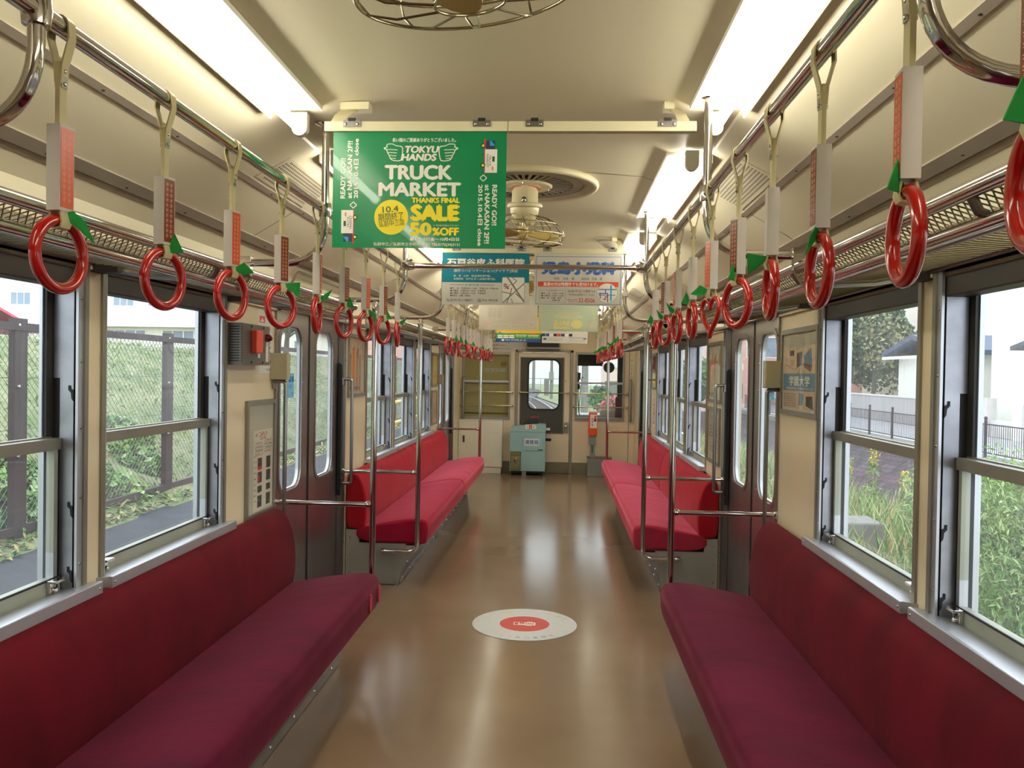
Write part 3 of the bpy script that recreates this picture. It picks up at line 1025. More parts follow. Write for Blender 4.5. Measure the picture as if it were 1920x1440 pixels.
t = thing('ticket_dispenser', 'orange numbered-ticket dispenser on a grey post by the right bench', 'ticket machine', (0.68, 11.85, 0))
b = MB()
b.box(0.605, 0.725, 11.80, 11.93, 0.575, 0.905, ORANGE)
b.build('orange_case', t, smooth=0, bevel=0.008)
b = MB()
b.box(0.608, 0.722, 11.798, 11.93, 0.905, 0.925, WHITEM)
b.build('lid', t, smooth=0, bevel=0.004)
sg = Sheet((0.624, 11.797, 0.88), (1, 0, 0), (0, 0, -1), (0, -1, 0), 0, 0, 90, 190, 0.094, 0.195, WHITEP)
for k, ch in enumerate('整理券'):
    sg.text(ch, 16, 48 + 42 * k, 42, 78 + 42 * k, INKR, bold=0.01)
sg.rect(54, 22, 80, 50, INKR)
sg.rect(50, 54, 82, 98, INK)
sg.rect(54, 60, 78, 72, INKR)
sg.build('label', t, smooth=0)
b = MB()
b.box(0.612, 0.712, 11.82, 11.92, 0.445, 0.575, GREYP)
b.box(0.630, 0.696, 11.84, 11.90, 0.26, 0.445, GREYP)
b.box(0.654, 0.668, 11.834, 11.841, 0.33, 0.42, BLACK)
b.build('post', t, smooth=0, bevel=0.004)
b = MB()
b.box(0.595, 0.935, 11.80, 12.00, 0.0, 0.265, GREYP)
b.box(0.590, 0.940, 11.795, 12.005, 0.255, 0.268, mat('rusty_edge', (112, 96, 80), var=0.2, vscale=20))
b.build('base_box', t, smooth=0, bevel=0.004)

# notice board and destination indicator above the cab door
sg = Sheet((-1.10, YE - 0.002, 2.06), (1, 0, 0), (0, 0, -1), (0, -1, 0), 825, 590, 979, 656, 0.74, 0.30, WHITEP, thick=0.0015)
for q, y in enumerate((598, 610, 622)):
    scribble(sg, 835, y, 940, y + 6, INK, 15)
scribble(sg, 835, 634, 905, 640, INK, 11)
sg.text('ください。', 906, 634, 930, 640, INK)
scribble(sg, 880, 645.5, 918, 650.5, INK, 7)
sg.text('ください。', 920, 645.5, 946, 650.5, INK)
tag(sg.build('notice_board', smooth=0), 'white paper notice with black writing on the end wall left of the indicator', 'notice')

t = thing('stop_indicator', 'black next-stop indicator box above the cab door', 'indicator', (-0.06, 11.95, 1.80))
b = MB()
b.plate(rect2(-0.315, 0.185, 1.795, 2.02), [rect2(-0.295, 0.165, 1.822, 2.0)], fnE, 11.92, 12.048, GREYP)
b.build('housing', t, smooth=0, bevel=0.006)
b = MB()
b.box(-0.297, 0.167, 11.932, 11.94, 1.82, 2.002, BLACK)
for k in range(9):
    b.box(-0.29 + 0.055 * k, -0.262 + 0.055 * k, 11.929, 11.933, 1.885, 1.90, DARKGAP)
b.build('display', t, smooth=0)

# measuring strip by the right hand cab wall
sg = Sheet((1.19, YE - 0.002, 1.72), (1, 0, 0), (0, 0, -1), (0, -1, 0), 0, 0, 10, 200, 0.05, 0.95, WHITEP, thick=0.001)
for k in range(14):
    scribble(sg, 3, 10 + 13 * k, 7, 19 + 13 * k, mat('faded_ink', (150, 130, 90)), 1)
tag(sg.build('wall_notice', smooth=0), 'narrow faded vertical notice strip right of the right cab window', 'notice')

# grab pole stubs beside the cab wall
for x, nm in ((-1.21, 'left'), (1.205, 'right')):
    b = MB()
    b.tube(fillet([(x, YE, 1.37), (x, YE - 0.07, 1.37), (x, YE - 0.07, 0.78), (x, YE, 0.78)], 0.03), 0.014, STEEL)
    tag(b.build('grab_bar'), 'upright steel grab bar at the %s end of the end wall' % nm, 'grab bar', 'grab bars by the doors')

# ------------------------------------------------------------------ benches
def loft(mb, prof, y0, y1, m, s, r=0.03, steps=5, mid=6, sag=None):
    cx = sum(p[0] for p in prof) / len(prof)
    cz = sum(p[1] for p in prof) / len(prof)
    ys = []
    for k in range(steps + 1):
        a = PI / 2 * k / steps
        ys.append((y0 + r * (1 - math.cos(a)), r * (1 - math.sin(a))))
    for k in range(1, mid):
        ys.append((y0 + r + (y1 - y0 - 2 * r) * k / mid, 0.0))
    for k in range(steps, -1, -1):
        a = PI / 2 * k / steps
        ys.append((y1 - r * (1 - math.cos(a)), r * (1 - math.sin(a))))
    n = len(prof)
    vs, fs = [], []
    for (y, d) in ys:
        for (x, z) in prof:
            v = Vector((cx - x, cz - z))
            if v.length > 1e-6:
                v = v.normalized() * d
            vs.append((s * (x + v.x), y, z + v.y))
    for i in range(len(ys) - 1):
        for k in range(n):
            l = (k + 1) % n
            fs.append((i * n + k, i * n + l, (i + 1) * n + l, (i + 1) * n + k))
    fs.append(tuple(range(n)))
    fs.append(tuple((len(ys) - 1) * n + k for k in range(n))[::-1])
    mb.add(vs, fs, m)

def smoothloop(pts, it=2):
    """Chaikin rounding of a closed outline"""
    for _ in range(it):
        out = []
        n = len(pts)
        for i in range(n):
            a, c = pts[i], pts[(i + 1) % n]
            out.append((a[0] * .75 + c[0] * .25, a[1] * .75 + c[1] * .25))
            out.append((a[0] * .25 + c[0] * .75, a[1] * .25 + c[1] * .75))
        pts = out
    return pts

SEATP = smoothloop([(0.698, 0.30), (0.690, 0.36), (0.690, 0.425), (0.715, 0.452), (0.80, 0.456), (0.95, 0.432), (1.12, 0.398), (1.185, 0.388), (1.19, 0.30), (1.0, 0.28), (0.74, 0.28), (0.706, 0.284)])
BACKP = smoothloop([(1.125, 0.385), (1.112, 0.47), (1.115, 0.58), (1.136, 0.68), (1.166, 0.736), (1.202, 0.762), (1.246, 0.760), (1.252, 0.60), (1.252, 0.385), (1.20, 0.372), (1.14, 0.372)])

def bench(s, label, y0, y1, splits, mats_seat, mback, vis_near):
    o = thing('bench_seat', label, 'bench', (s * 0.97, (y0 + y1) / 2, 0), 'long crimson benches along the walls')
    ed = [y0] + splits + [y1]
    for i in range(len(ed) - 1):
        b = MB()
        loft(b, SEATP, ed[i] + 0.003, ed[i + 1] - 0.003, mats_seat[i], s, 0.028)
        c = b.build('seat_cushion', o, smooth=50)
        b = MB()
        loft(b, BACKP, ed[i] + 0.003, ed[i + 1] - 0.003, mback, s, 0.020)
        b.build('backrest', o, smooth=50)
    b = MB()
    kp = [(0.842, 0.280), (0.888, 0.004), (0.905, 0.004), (0.86, 0.280)]
    b.plate(kp, [], lambda a, c, e: (s * a, e, c), y0 + 0.03, y1 - 0.03, STEEL)
    b.box(s * 0.880, s * 0.892, y0 + 0.03, y1 - 0.03, 0.004, 0.045, DOORSTEEL)
    for k in range(int((y1 - y0) / 0.28)):
        y = y0 + 0.12 + 0.28 * k
        b.lathe([(0, -0.006), (0.006, -0.005), (0.009, 0)], SCREW, T(s * 0.881, y, 0.03) @ RY(s * PI / 2), 8)
        b.lathe([(0, -0.006), (0.006, -0.005), (0.009, 0)], SCREW, T(s * 0.867, y + 0.1, 0.115) @ RY(s * PI / 2), 8)
    b.build('heater_panel', o, smooth=30)
    for ye, d in ((y0 + 0.012, 1), (y1 - 0.012, -1)):
        b = MB()
        ep = [(0.842, 0.282), (0.888, 0.004), (1.252, 0.004), (1.252, 0.37), (1.17, 0.37), (1.16, 0.282)]
        b.plate(ep, [], lambda a, c, e: (s * a, e, c), ye, ye + d * 0.018, mat('grey_steel_end_plate', (150, 148, 142), rough=0.45, metal=0.3, var=0.06))
        for z in (0.08, 0.2, 0.32):
            b.lathe([(0, -0.004), (0.004, -0.003), (0.006, 0)], SCREW, T(s * 1.225, ye, z) @ RX(-d * PI / 2), 8)
        b.build('end_plate', o, smooth=30)
    b = MB()
    b.box(s * 0.75, s * 1.22, y0 + 0.06, y1 - 0.06, 0.262, 0.292, DARKGAP)
    b.build('under_frame', o, smooth=0)
    return o

b1 = bench(-1, 'near crimson velvet bench along the left wall, empty', -0.42, 4.08, [1.68], [VELVET_SHADED, VELVET_SHADED], VELVETB_SHADED, 1)
b2 = bench(1, 'near crimson velvet bench along the right wall, empty', -0.42, 4.08, [1.68], [VELVET_SHADED, VELVET_SHADED], VELVETB_SHADED, 1)
b3 = bench(-1, 'far crimson velvet bench along the left wall past the first door', 5.57, 9.79, [7.70], [VELVET_LIT, VELVET_WORN_LIT], VELVETB_LIT, 1)
b4 = bench(1, 'far worn velvet bench with pinkish painted glare along the right wall past the first door', 5.57, 9.79, [7.70], [VELVET_WORN_LIT, VELVET_WORN_LIT], VELVETB_LIT, 1)

# small hanging seat tabs at the near left bench corner
for y, z0 in ((4.045, 0.315), (3.86, 0.315)):
    b = MB()
    b.plate(smoothloop([(y - 0.022, z0), (y + 0.022, z0), (y + 0.02, z0 + 0.085), (y - 0.02, z0 + 0.085)], 1), [], lambda a, c, e: (-e, a, c), 0.684, 0.690, VELVET_WORN_LIT)
    b.build('pull_tab', b1, smooth=0)

# ------------------------------------------------------------------ luggage racks
def rack(s, label, y0, y1, ys):
    o = thing('luggage_rack', label, 'luggage rack', (s * 1.05, (y0 + y1) / 2, 1.73), 'tubular luggage racks above the windows')
    for x, z, nme, r in ((0.862, 1.776, 'front_tube', 0.0150), (0.900, 1.728, 'lower_tube', 0.0150)):
        b = MB()
        b.tube([(s * x, y0, z), (s * x, y1, z)], r, CHROME, 12)
        b.build(nme, o)
    b = MB()
    b.tube([(s * 0.952, y0, 1.728), (s * 0.952, y1, 1.728)], 0.006, STEEL, 8)
    b.tube([(s * 1.246, y0, 1.772), (s * 1.246, y1, 1.772)], 0.008, STEEL, 8)
    b.build('wall_tube', o)
    # woven wire net from the wall round the tubes
    path = [(1.246, 1.772), (1.16, 1.762), (1.07, 1.752), (0.985, 1.744), (0.918, 1.738), (0.884, 1.752), (0.868, 1.770)]
    L = [0]
    for i in range(len(path) - 1):
        L.append(L[-1] + math.dist(path[i], path[i + 1]))
    tot = L[-1]
    def at(t):
        d = t * tot
        for i in range(len(path) - 1):
            if d <= L[i + 1] + 1e-9:
                q = (d - L[i]) / (L[i + 1] - L[i])
                return (path[i][0] + (path[i + 1][0] - path[i][0]) * q, path[i][1] + (path[i + 1][1] - path[i][1]) * q)
        return path[-1]
    b = MB()
    pitch, run = 0.024, 0.36
    n = int((y1 - y0 + run) / pitch)
    S = 8
    for k in range(n):
        for d in (1, -1):
            ya = (y0 - run + k * pitch) if d > 0 else (y0 + k * pitch)
            pts = []
            for q in range(S + 1):
                t = q / S
                y = ya + (run * t if d > 0 else run * (0 - t))
                x, z = at(t)
                if y0 <= y <= y1:
                    pts.append((s * x, y, z + 0.0015 * d))
            if len(pts) > 1:
                b.tube(pts, 0.0017, NETW, 3, caps=False)
    b.build('wire_net', o, smooth=60)
    for y in ys:
        b = MB()
        b.tube([(s * 0.862, y, 1.776), (s * 0.880, y, 1.742), (s * 0.92, y, 1.728), (s * 1.1, y, 1.738), (s * 1.25, y, 1.766)], 0.009, STEEL, 8)
        b.box(s * 1.17, s * 1.255, y - 0.028, y + 0.028, 1.745, 1.768, BLIND)
        b.build('bracket', o)
    for y, d in ((y0, -1), (y1, 1)):
        b = MB()
        b.tube([(s * 0.862, y - d * 0.03, 1.776), (s * 0.862, y + d * 0.004, 1.776)], 0.0175, CHROME, 12)
        b.tube([(s * 0.900, y - d * 0.03, 1.728), (s * 0.900, y + d * 0.004, 1.728)], 0.0175, CHROME, 12)
        b.plate([(0.848, 1.79), (0.876, 1.79), (0.915, 1.735), (1.25, 1.778), (1.25, 1.752), (0.93, 1.712), (0.888, 1.712)], [], lambda a, c, e: (s * a, e, c), y, y + d * 0.004, CHROME)
        b.build('end_bracket', o)

for s, nm in SIDES:
    rack(s, 'chrome luggage rack with wire net over the near %s windows' % nm, -0.40, 4.17, (0.4, 1.44, 2.50, 3.54))
    rack(s, 'chrome luggage rack with wire net over the far %s windows' % nm, 5.48, 9.84, (6.11, 7.15, 8.21, 9.25))

# ------------------------------------------------------------------ rails and hanging frames
RODX, RODZ = 0.600, 1.985
def strap_rod(s, nm, label, y0, y1):
    o = thing('strap_rail', label, 'hand rail', (s * RODX, (y0 + y1) / 2, RODZ), 'overhead rails that carry the hand straps')
    b = MB()
    b.tube([(s * RODX, y0, RODZ), (s * RODX, y1, RODZ)], 0.0145, CHROME, 14)
    b.build('tube', o)
    for y in (y0, y1):
        b = MB()
        b.tube([(s * RODX, y - 0.03, RODZ), (s * RODX, y + 0.03, RODZ)], 0.020, CHROME, 12)
        b.build('end_collar', o)

for s, nm in SIDES:
    strap_rod(s, nm, 'polished overhead strap rail on the near %s side' % nm, -0.42, 4.15)
    strap_rod(s, nm, 'polished overhead strap rail on the far %s side' % nm, 5.50, 9.78)

t = thing('cross_rail', 'polished cross rail joining both strap rails before the first door', 'hand rail', (0, 4.15, RODZ))
b = MB()
b.tube([(-RODX + 0.02, 4.15, RODZ), (RODX - 0.02, 4.15, RODZ)], 0.0125, CHROME, 14)
b.build('tube', t)
for s in (-1, 1):
    b = MB()
    b.lathe([(0.0125, -0.05), (0.020, -0.04), (0.024, -0.012), (0.026, 0.0), (0.022, 0.02), (0, 0.028)], CHROME, T(s * RODX, 4.15, RODZ) @ RY(s * PI / 2), 14)
    b.obox(T(s * (RODX - 0.012), 4.15, RODZ + 0.022) @ RY(s * 0.5), 0.05, 0.036, 0.012, CHROME)
    b.build('joint', t, bevel=0.003)

def drop_frame(s, nm, y, which, door):
    if door:
        d = 1 if y in (4.15, 9.78) else -1
        o = thing('door_grab_frame', 'steel grab pole frame at the %s' % which, 'grab pole', (s * 0.748, y, 0), 'grab pole frames beside the doors')
    else:
        o = thing('rail_hanger', 'curved steel hanger from ceiling to luggage rack, %s' % which, 'rail hanger', (s * RODX, y, 1.8), 'curved hangers of the strap rails')
    xe = W - 0.004 if door else 0.868
    b = MB()
    b.tube(fillet([(s * RODX, y, 2.268), (s * RODX, y, 1.812), (s * xe, y, 1.808)], 0.135, 12), 0.0125, CHROME, 14)
    b.build('drop_tube', o)
    b = MB()
    b.lathe([(0.036, 0), (0.036, -0.006), (0.02, -0.012), (0.0135, -0.014)], CHROME, T(s * RODX, y, 2.272), 16)
    b.build('ceiling_flange', o)
    b = MB()
    b.lathe([(0.0, -0.025), (0.020, -0.022), (0.022, 0), (0.020, 0.022), (0, 0.025)], CHROME, T(s * RODX, y, RODZ), 14)
    b.build('rail_collar', o)
    if not door:
        b = MB()
        b.plate([(0.846, 1.83), (0.884, 1.83), (0.90, 1.80), (0.918, 1.722), (0.882, 1.715), (0.848, 1.765)], [], lambda a, c, e: (s * a, e, c), y - 0.012, y + 0.012, CHROME)
        b.build('rack_clamp', o, smooth=30, bevel=0.004)
        return
    b = MB()
    b.lathe([(0.03, 0), (0.03, -0.006), (0.014, -0.012)], CHROME, T(s * (W - 0.0005), y, 1.808) @ RY(-s * PI / 2) @ RX(PI), 14)
    b.build('wall_flange', o)
    b = MB()
    low = [(s * 0.748, y, 1.80), (s * 0.748, y, 0.245), (s * 0.985, y, 0.245), (s * 0.985, y - d * 0.055, 0.245)]
    b.tube(fillet(low, 0.07, 8), 0.016, CHROME, 14)
    b.lathe([(0.016, 0), (0.019, -0.03), (0.016, -0.06)], CHROME, T(s * 0.748, y, 1.80), 14)
    b.build('pole', o)
    b = MB()
    b.tube([(s * 0.748, y, 0.778), (s * 1.252, y, 0.778)], 0.0125, CHROME, 12)
    b.lathe([(0.0, 0.0), (0.017, 0.004), (0.018, 0.014), (0.0125, 0.024)], CHROME, T(s * 0.762, y, 0.778) @ RY(s * PI / 2), 12)
    b.lathe([(0.026, 0), (0.026, 0.008), (0.0125, 0.014)], CHROME, T(s * (W - 0.0005), y, 0.778) @ RY(-s * PI / 2), 12)
    b.build('arm_rail', o)

for s, nm in SIDES:
    for y, which in (((1.20 if s < 0 else 1.0), 'nearest the camera on the %s' % nm), ((2.72 if s < 0 else 2.44), 'beside the green poster on the %s' % nm)):
        drop_frame(s, nm, y, which, False)
    for y, which in ((6.95, 'first along the far %s bench' % nm), (8.38, 'second along the far %s bench' % nm)):
        drop_frame(s, nm, y, which, False)
    drop_frame(s, nm, 4.15, 'door end of the near %s bench' % nm, True)
    drop_frame(s, nm, 5.50, 'first door end of the far %s bench' % nm, True)
    drop_frame(s, nm, 9.78, 'second door end of the far %s bench' % nm, True)
    # upright grab bars on the door posts
    for y, which, dy in ((4.122, 'near post of the first %s door' % nm, 0.0), (5.470, 'far post of the first %s door' % nm, 0.0), (9.752, 'near post of the second %s door' % nm, 0)):
        b = MB()
        b.tube(fillet([(s * (W - 0.001), y, 1.395), (s * 1.195, y, 1.395), (s * 1.195, y, 0.70), (s * (W - 0.001), y, 0.70)], 0.02, 5), 0.0105, STEEL, 12)
        b.box(s * (W - 0.010), s * (W - 0.0005), y - 0.014, y + 0.014, 1.355, 1.400, STEEL)
        b.box(s * (W - 0.010), s * (W - 0.0005), y - 0.014, y + 0.014, 0.68, 0.73, STEEL)
        tag(b.build('grab_bar'), 'upright steel grab bar on the %s' % which, 'grab bar', 'grab bars by the doors')

# ------------------------------------------------------------------ hand straps
def meshdata(mb, name, smooth=35, bevel=0.0):
    o = mb.build(name, None, smooth)
    me = o.data
    bpy.data.objects.remove(o)
    return me

def ribbon(mb, pts, w, th, m, axis='Y'):
    """band of width w (along Y) through points in the X-Z plane"""
    n = len(pts)
    vs, fs = [], []
    for i, (x, z) in enumerate(pts):
        a = Vector(pts[max(0, i - 1)])
        c = Vector(pts[min(n - 1, i + 1)])
        t = (c - a).normalized()
        nn = Vector((-t.y, t.x)) * (th / 2)
        for (e, y) in ((1, -w / 2), (1, w / 2), (-1, w / 2), (-1, -w / 2)):
            vs.append((x + nn.x * e, y, z + nn.y * e))
    for i in range(n - 1):
        for k in range(4):
            l = (k + 1) % 4
            fs.append((i * 4 + k, i * 4 + l, (i + 1) * 4 + l, (i + 1) * 4 + k))
    fs.append((0, 1, 2, 3))
    fs.append(((n - 1) * 4 + 3, (n - 1) * 4 + 2, (n - 1) * 4 + 1, (n - 1) * 4))
    mb.add(vs, fs, m)

# local frame: origin on the rail axis
b = MB()
lp = [(-0.004, -0.088), (-0.006, -0.058), (-0.017, -0.018)]
for k in range(9):
    a = PI + 0.15 - (PI + 0.3) * k / 8
    lp.append((0.0165 * math.cos(a), 0.0165 * math.sin(a)))
lp += [(0.017, -0.018), (0.006, -0.058), (0.004, -0.088)]
ribbon(b, lp, 0.019, 0.0028, STRAPW)
ribbon(b, [(0.0, -0.055), (0.0, -0.16)], 0.019, 0.0075, STRAPW)
ME_BELT = meshdata(b, 'belt', 50)
b = MB()
for e in (-1, 1):
    b.box(e * 0.0038, e * 0.0062, -0.007, 0.007, -0.094, -0.062, SCREW)
    for z in (-0.068, -0.088):
        b.lathe([(0, 0.003), (0.003, 0.002), (0.004, 0)], SCREW, T(e * 0.006, 0, z) @ RY(e * PI / 2), 8)
ME_BUCKLE = meshdata(b, 'buckle', 30)

def sleeve(face):
    b = MB()
    b.box(-0.0115, 0.0115, -0.0165, 0.0165, -0.286, -0.153, SLEEVE)
    return meshdata(b, 'sleeve', 0)
ME_SLEEVE = sleeve(None)

def tagmesh(m, name):
    b = MB()
    for e in (-1, 1):
        sh = Sheet((e * 0.0117, -e * -0.0145, -0.158), (0, -e * -1 if False else e * 1, 0), (0, 0, -1), (e, 0, 0), 0, 0, 20, 90, 0.0, 0.0, m) if False else None
        x = e * 0.0119
        b.box(x - 0.0003, x + 0.0003, -0.0145, 0.0145, -0.281, -0.158, m)
        for c in range(2):
            for r in range(11):
                y0 = -0.0105 + c * 0.0115
                z0 = -0.167 - r * 0.0100
                xx = e * 0.01235
                b.add([(xx, y0, z0), (xx, y0 + 0.0075, z0), (xx, y0 + 0.0075, z0 - 0.0012), (xx, y0, z0 - 0.0012)], [(0, 1, 2, 3)], TAGW)
                b.add([(xx, y0 + 0.003, z0 + 0.0025), (xx, y0 + 0.0042, z0 + 0.0025), (xx, y0 + 0.0042, z0 - 0.005), (xx, y0 + 0.003, z0 - 0.005)], [(0, 1, 2, 3)], TAGW)
                b.add([(xx, y0 + 0.0005, z0 - 0.0035), (xx, y0 + 0.007, z0 - 0.0035), (xx, y0 + 0.007, z0 - 0.0044), (xx, y0 + 0.0005, z0 - 0.0044)], [(0, 1, 2, 3)], TAGW)
    return meshdata(b, name, 0)
ME_TAGO, ME_TAGB = tagmesh(TAGO, 'tag'), tagmesh(TAGB, 'tag')

b = MB()
RC = -0.353
b.torus(0.0535, 0.0092, REDPL, T(0, 0, RC) @ RY(PI / 2), 48, 12)
ME_RING = meshdata(b, 'ring', 80)
b = MB()
hp = []
for i in range(60):
    a = 2 * PI * i / 60
    hx = 16 * math.sin(a) ** 3
    hz = 13 * math.cos(a) - 5 * math.cos(2 * a) - 2 * math.cos(3 * a) - math.cos(4 * a)
    hp.append((0, hx * 0.0031, RC - 0.002 + hz * 0.0036))
b.tube(hp, 0.0072, REDPL, 10, closed=True)
ME_HEART = meshdata(b, 'ring', 80)
b = MB()
ribbon(b, [(-0.004, -0.270), (-0.009, -0.290), (-0.0115, -0.303), (-0.008, -0.311), (0, -0.313), (0.008, -0.311), (0.0115, -0.303), (0.009, -0.290), (0.004, -0.270)], 0.022, 0.003, STRAPW)
ME_BAND = meshdata(b, 'ring_band', 50)

def leafmesh(pts, bend):
    b = MB()
    n = len(pts)
    def fn(a, c, e):
        return (e + bend * (abs(a) ** 1.6) * 6, a, c)
    b.plate(pts, [], fn, -0.0008, 0.0008, LEAFFELT)
    return meshdata(b, 'leaf', 0)
ME_LEAF = [
    leafmesh([(0.004, -0.296), (0.020, -0.262), (0.038, -0.300), (0.016, -0.302)], 0.1),
    leafmesh([(0.002, -0.290), (0.030, -0.275), (0.056, -0.300), (0.028, -0.306)], 0.12),
    leafmesh([(0.002, -0.288), (0.052, -0.283), (0.050, -0.325), (0.030, -0.312)], -0.1),
    leafmesh([(0.0, -0.292), (0.018, -0.283), (0.036, -0.300), (0.050, -0.335), (0.026, -0.312)], 0.2),
    leafmesh([(0.002, -0.298), (0.022, -0.286), (0.048, -0.268), (0.034, -0.298), (0.020, -0.306)], 0.05),
]

def inst(name, me, parent, rz=0.0, flip=1):
    o = bpy.data.objects.new(name, me)
    COL.objects.link(o)
    o.parent = parent
    o.rotation_euler = (0, 0, rz)
    return o

ORD = ['first', 'second', 'third', 'fourth', 'fifth', 'sixth', 'seventh', 'eighth', 'ninth', 'tenth', 'eleventh', 'twelfth', 'thirteenth', 'fourteenth']

def strap(s, y, yaw, tagc, leaf, leafyaw, label, group, heart=False):
    o = thing('hand_strap', label, 'hand strap', (s * RODX, y, RODZ), group)
    inst('belt', ME_BELT, o)
    inst('buckle', ME_BUCKLE, o)
    sl = inst('sleeve', ME_SLEEVE, o, yaw)
    if tagc:
        tg = bpy.data.objects.new('tag', ME_TAGO if tagc == 'o' else ME_TAGB)
        COL.objects.link(tg)
        tg.parent = sl
    inst('ring_band', ME_BAND, o, yaw)
    inst('ring', ME_HEART if heart else ME_RING, o, yaw)
    if leaf is not None:
        lf = inst('leaf', ME_LEAF[leaf], o, leafyaw)

D2R = PI / 180
# near left: (y, yaw of the ring's normal, tag, leaf, leaf direction)
NL = [(1.262, -6, 'o', 3, -60), (1.604, -13, 'b', 0, -75), (1.944, -14, 'o', 1, -85), (2.296, -23, 'b', 2, -85), (2.640, 5, 'o', 4, -70), (2.975, -15, 'b', 0, -80), (3.310, -15, 'o', 3, -70), (3.645, -18, 'b', 0, -60), (3.965, 5, None, 4, -70)]
NR = [(0.755, -8, 'b', 0, 110), (1.037, -6, 'o', 0, 130), (1.374, -1, 'b', 3, 150), (1.684, -5, None, 2, 100), (2.000, 19, 'b', 0, 140), (2.345, 17, 'o', 1, 95), (2.675, 2, None, 0, 110), (3.015, 6, 'o', 4, 120), (3.355, 16, 'b', 4, 130), (3.700, 5, None, 0, 100)]
def colour_of(tc):
    return {'o': 'orange sleeve tag', 'b': 'brown sleeve tag', None: 'plain white sleeve'}[tc]
for i, (y, a, tc, lf, la) in enumerate(NL):
    strap(-1, y, a * D2R, tc, lf, la * D2R, 'red ring strap with %s on near left rail, %s from camera' % (colour_of(tc), ORD[i]), 'red ring straps on the near left rail')
for i, (y, a, tc, lf, la) in enumerate(NR):
    if i == 5:
        strap(1, y, a * D2R, tc, lf, la * D2R, 'heart-shaped red hand strap with green leaf on the near right rail', 'red ring straps on the near right rail', True)
    else:
        strap(1, y, a * D2R, tc, lf, la * D2R, 'red ring strap with %s on near right rail, %s from camera' % (colour_of(tc), ORD[i]), 'red ring straps on the near right rail')
rs = random.Random(11)
for s, nm in SIDES:
    for i in range(13):
        y = 5.78 + i * 0.30
        a = rs.uniform(-24, 24) - (8 if s < 0 else -6)
        lf = rs.choice([0, 1, 4, 3, 0]) if rs.random() < (0.55 if s < 0 else 0.8) else None
        strap(s, y, a * D2R, rs.choice(['o', None, None, 'b']) if s > 0 else None, lf, (-75 if s < 0 else 105) * D2R + rs.uniform(-.4, .4),
              'small red ring strap on far %s rail, %s past first door' % (nm, ORD[i]), 'red ring straps on the far %s rail' % nm)

# ------------------------------------------------------------------ ceiling lamps
def tube_lamp(s, label, y0, y1):
    xc = s * 0.6435
    o = thing('ceiling_lamp', label, 'ceiling light', (xc, (y0 + y1) / 2, 2.27), 'bare tube lamps along the ceiling')
    b = MB()
    pr = [(0.560, 2.2695), (0.560, 2.256), (0.564, 2.256), (0.572, 2.260), (0.715, 2.260), (0.721, 2.231), (0.726, 2.231), (0.726, 2.2605), (0.719, 2.2695)]
    b.plate(pr, [], lambda a, c, e: (s * a, e, c), y0 + 0.06, y1 - 0.06, REFLECTOR)
    b.build('reflector', o, smooth=0)
    for y, d in ((y0, 1), (y1, -1)):
        b = MB()
        cap = [(xc + 0.024 * math.cos(a), 2.214 + 0.024 * math.sin(a)) for a in [PI + PI * k / 10 for k in range(11)]] + [(xc + 0.024, 2.262), (xc - 0.024, 2.262)]
        b.plate(cap, [], lambda a, c, e: (a, e, c), y, y + d * 0.028, SOCKET)
        b.build('socket', o, smooth=30, bevel=0.003)
    b = MB()
    b.tube([(xc, y0 + 0.028, 2.214), (xc, y1 - 0.028, 2.214)], 0.0165, TUBEM, 12)
    b.build('tube', o)
    return o

LAMPS = [(-0.44, 0.88), (1.28, 2.60), (3.01, 4.35), (4.74, 6.07), (6.46, 7.80), (8.20, 9.52), (9.92, 11.24)]
_ln = ['just behind the camera', 'nearest in view before the green poster', 'just past the green poster', 'third in view along the ceiling', 'fourth in view along the ceiling', 'fifth in view along the ceiling', 'nearest the end wall']
for s, nm in SIDES:
    for k, (y0, y1) in enumerate(LAMPS):
        tube_lamp(s, 'lit tube lamp on the %s of the ceiling, %s' % (nm, _ln[k]), y0, y1)

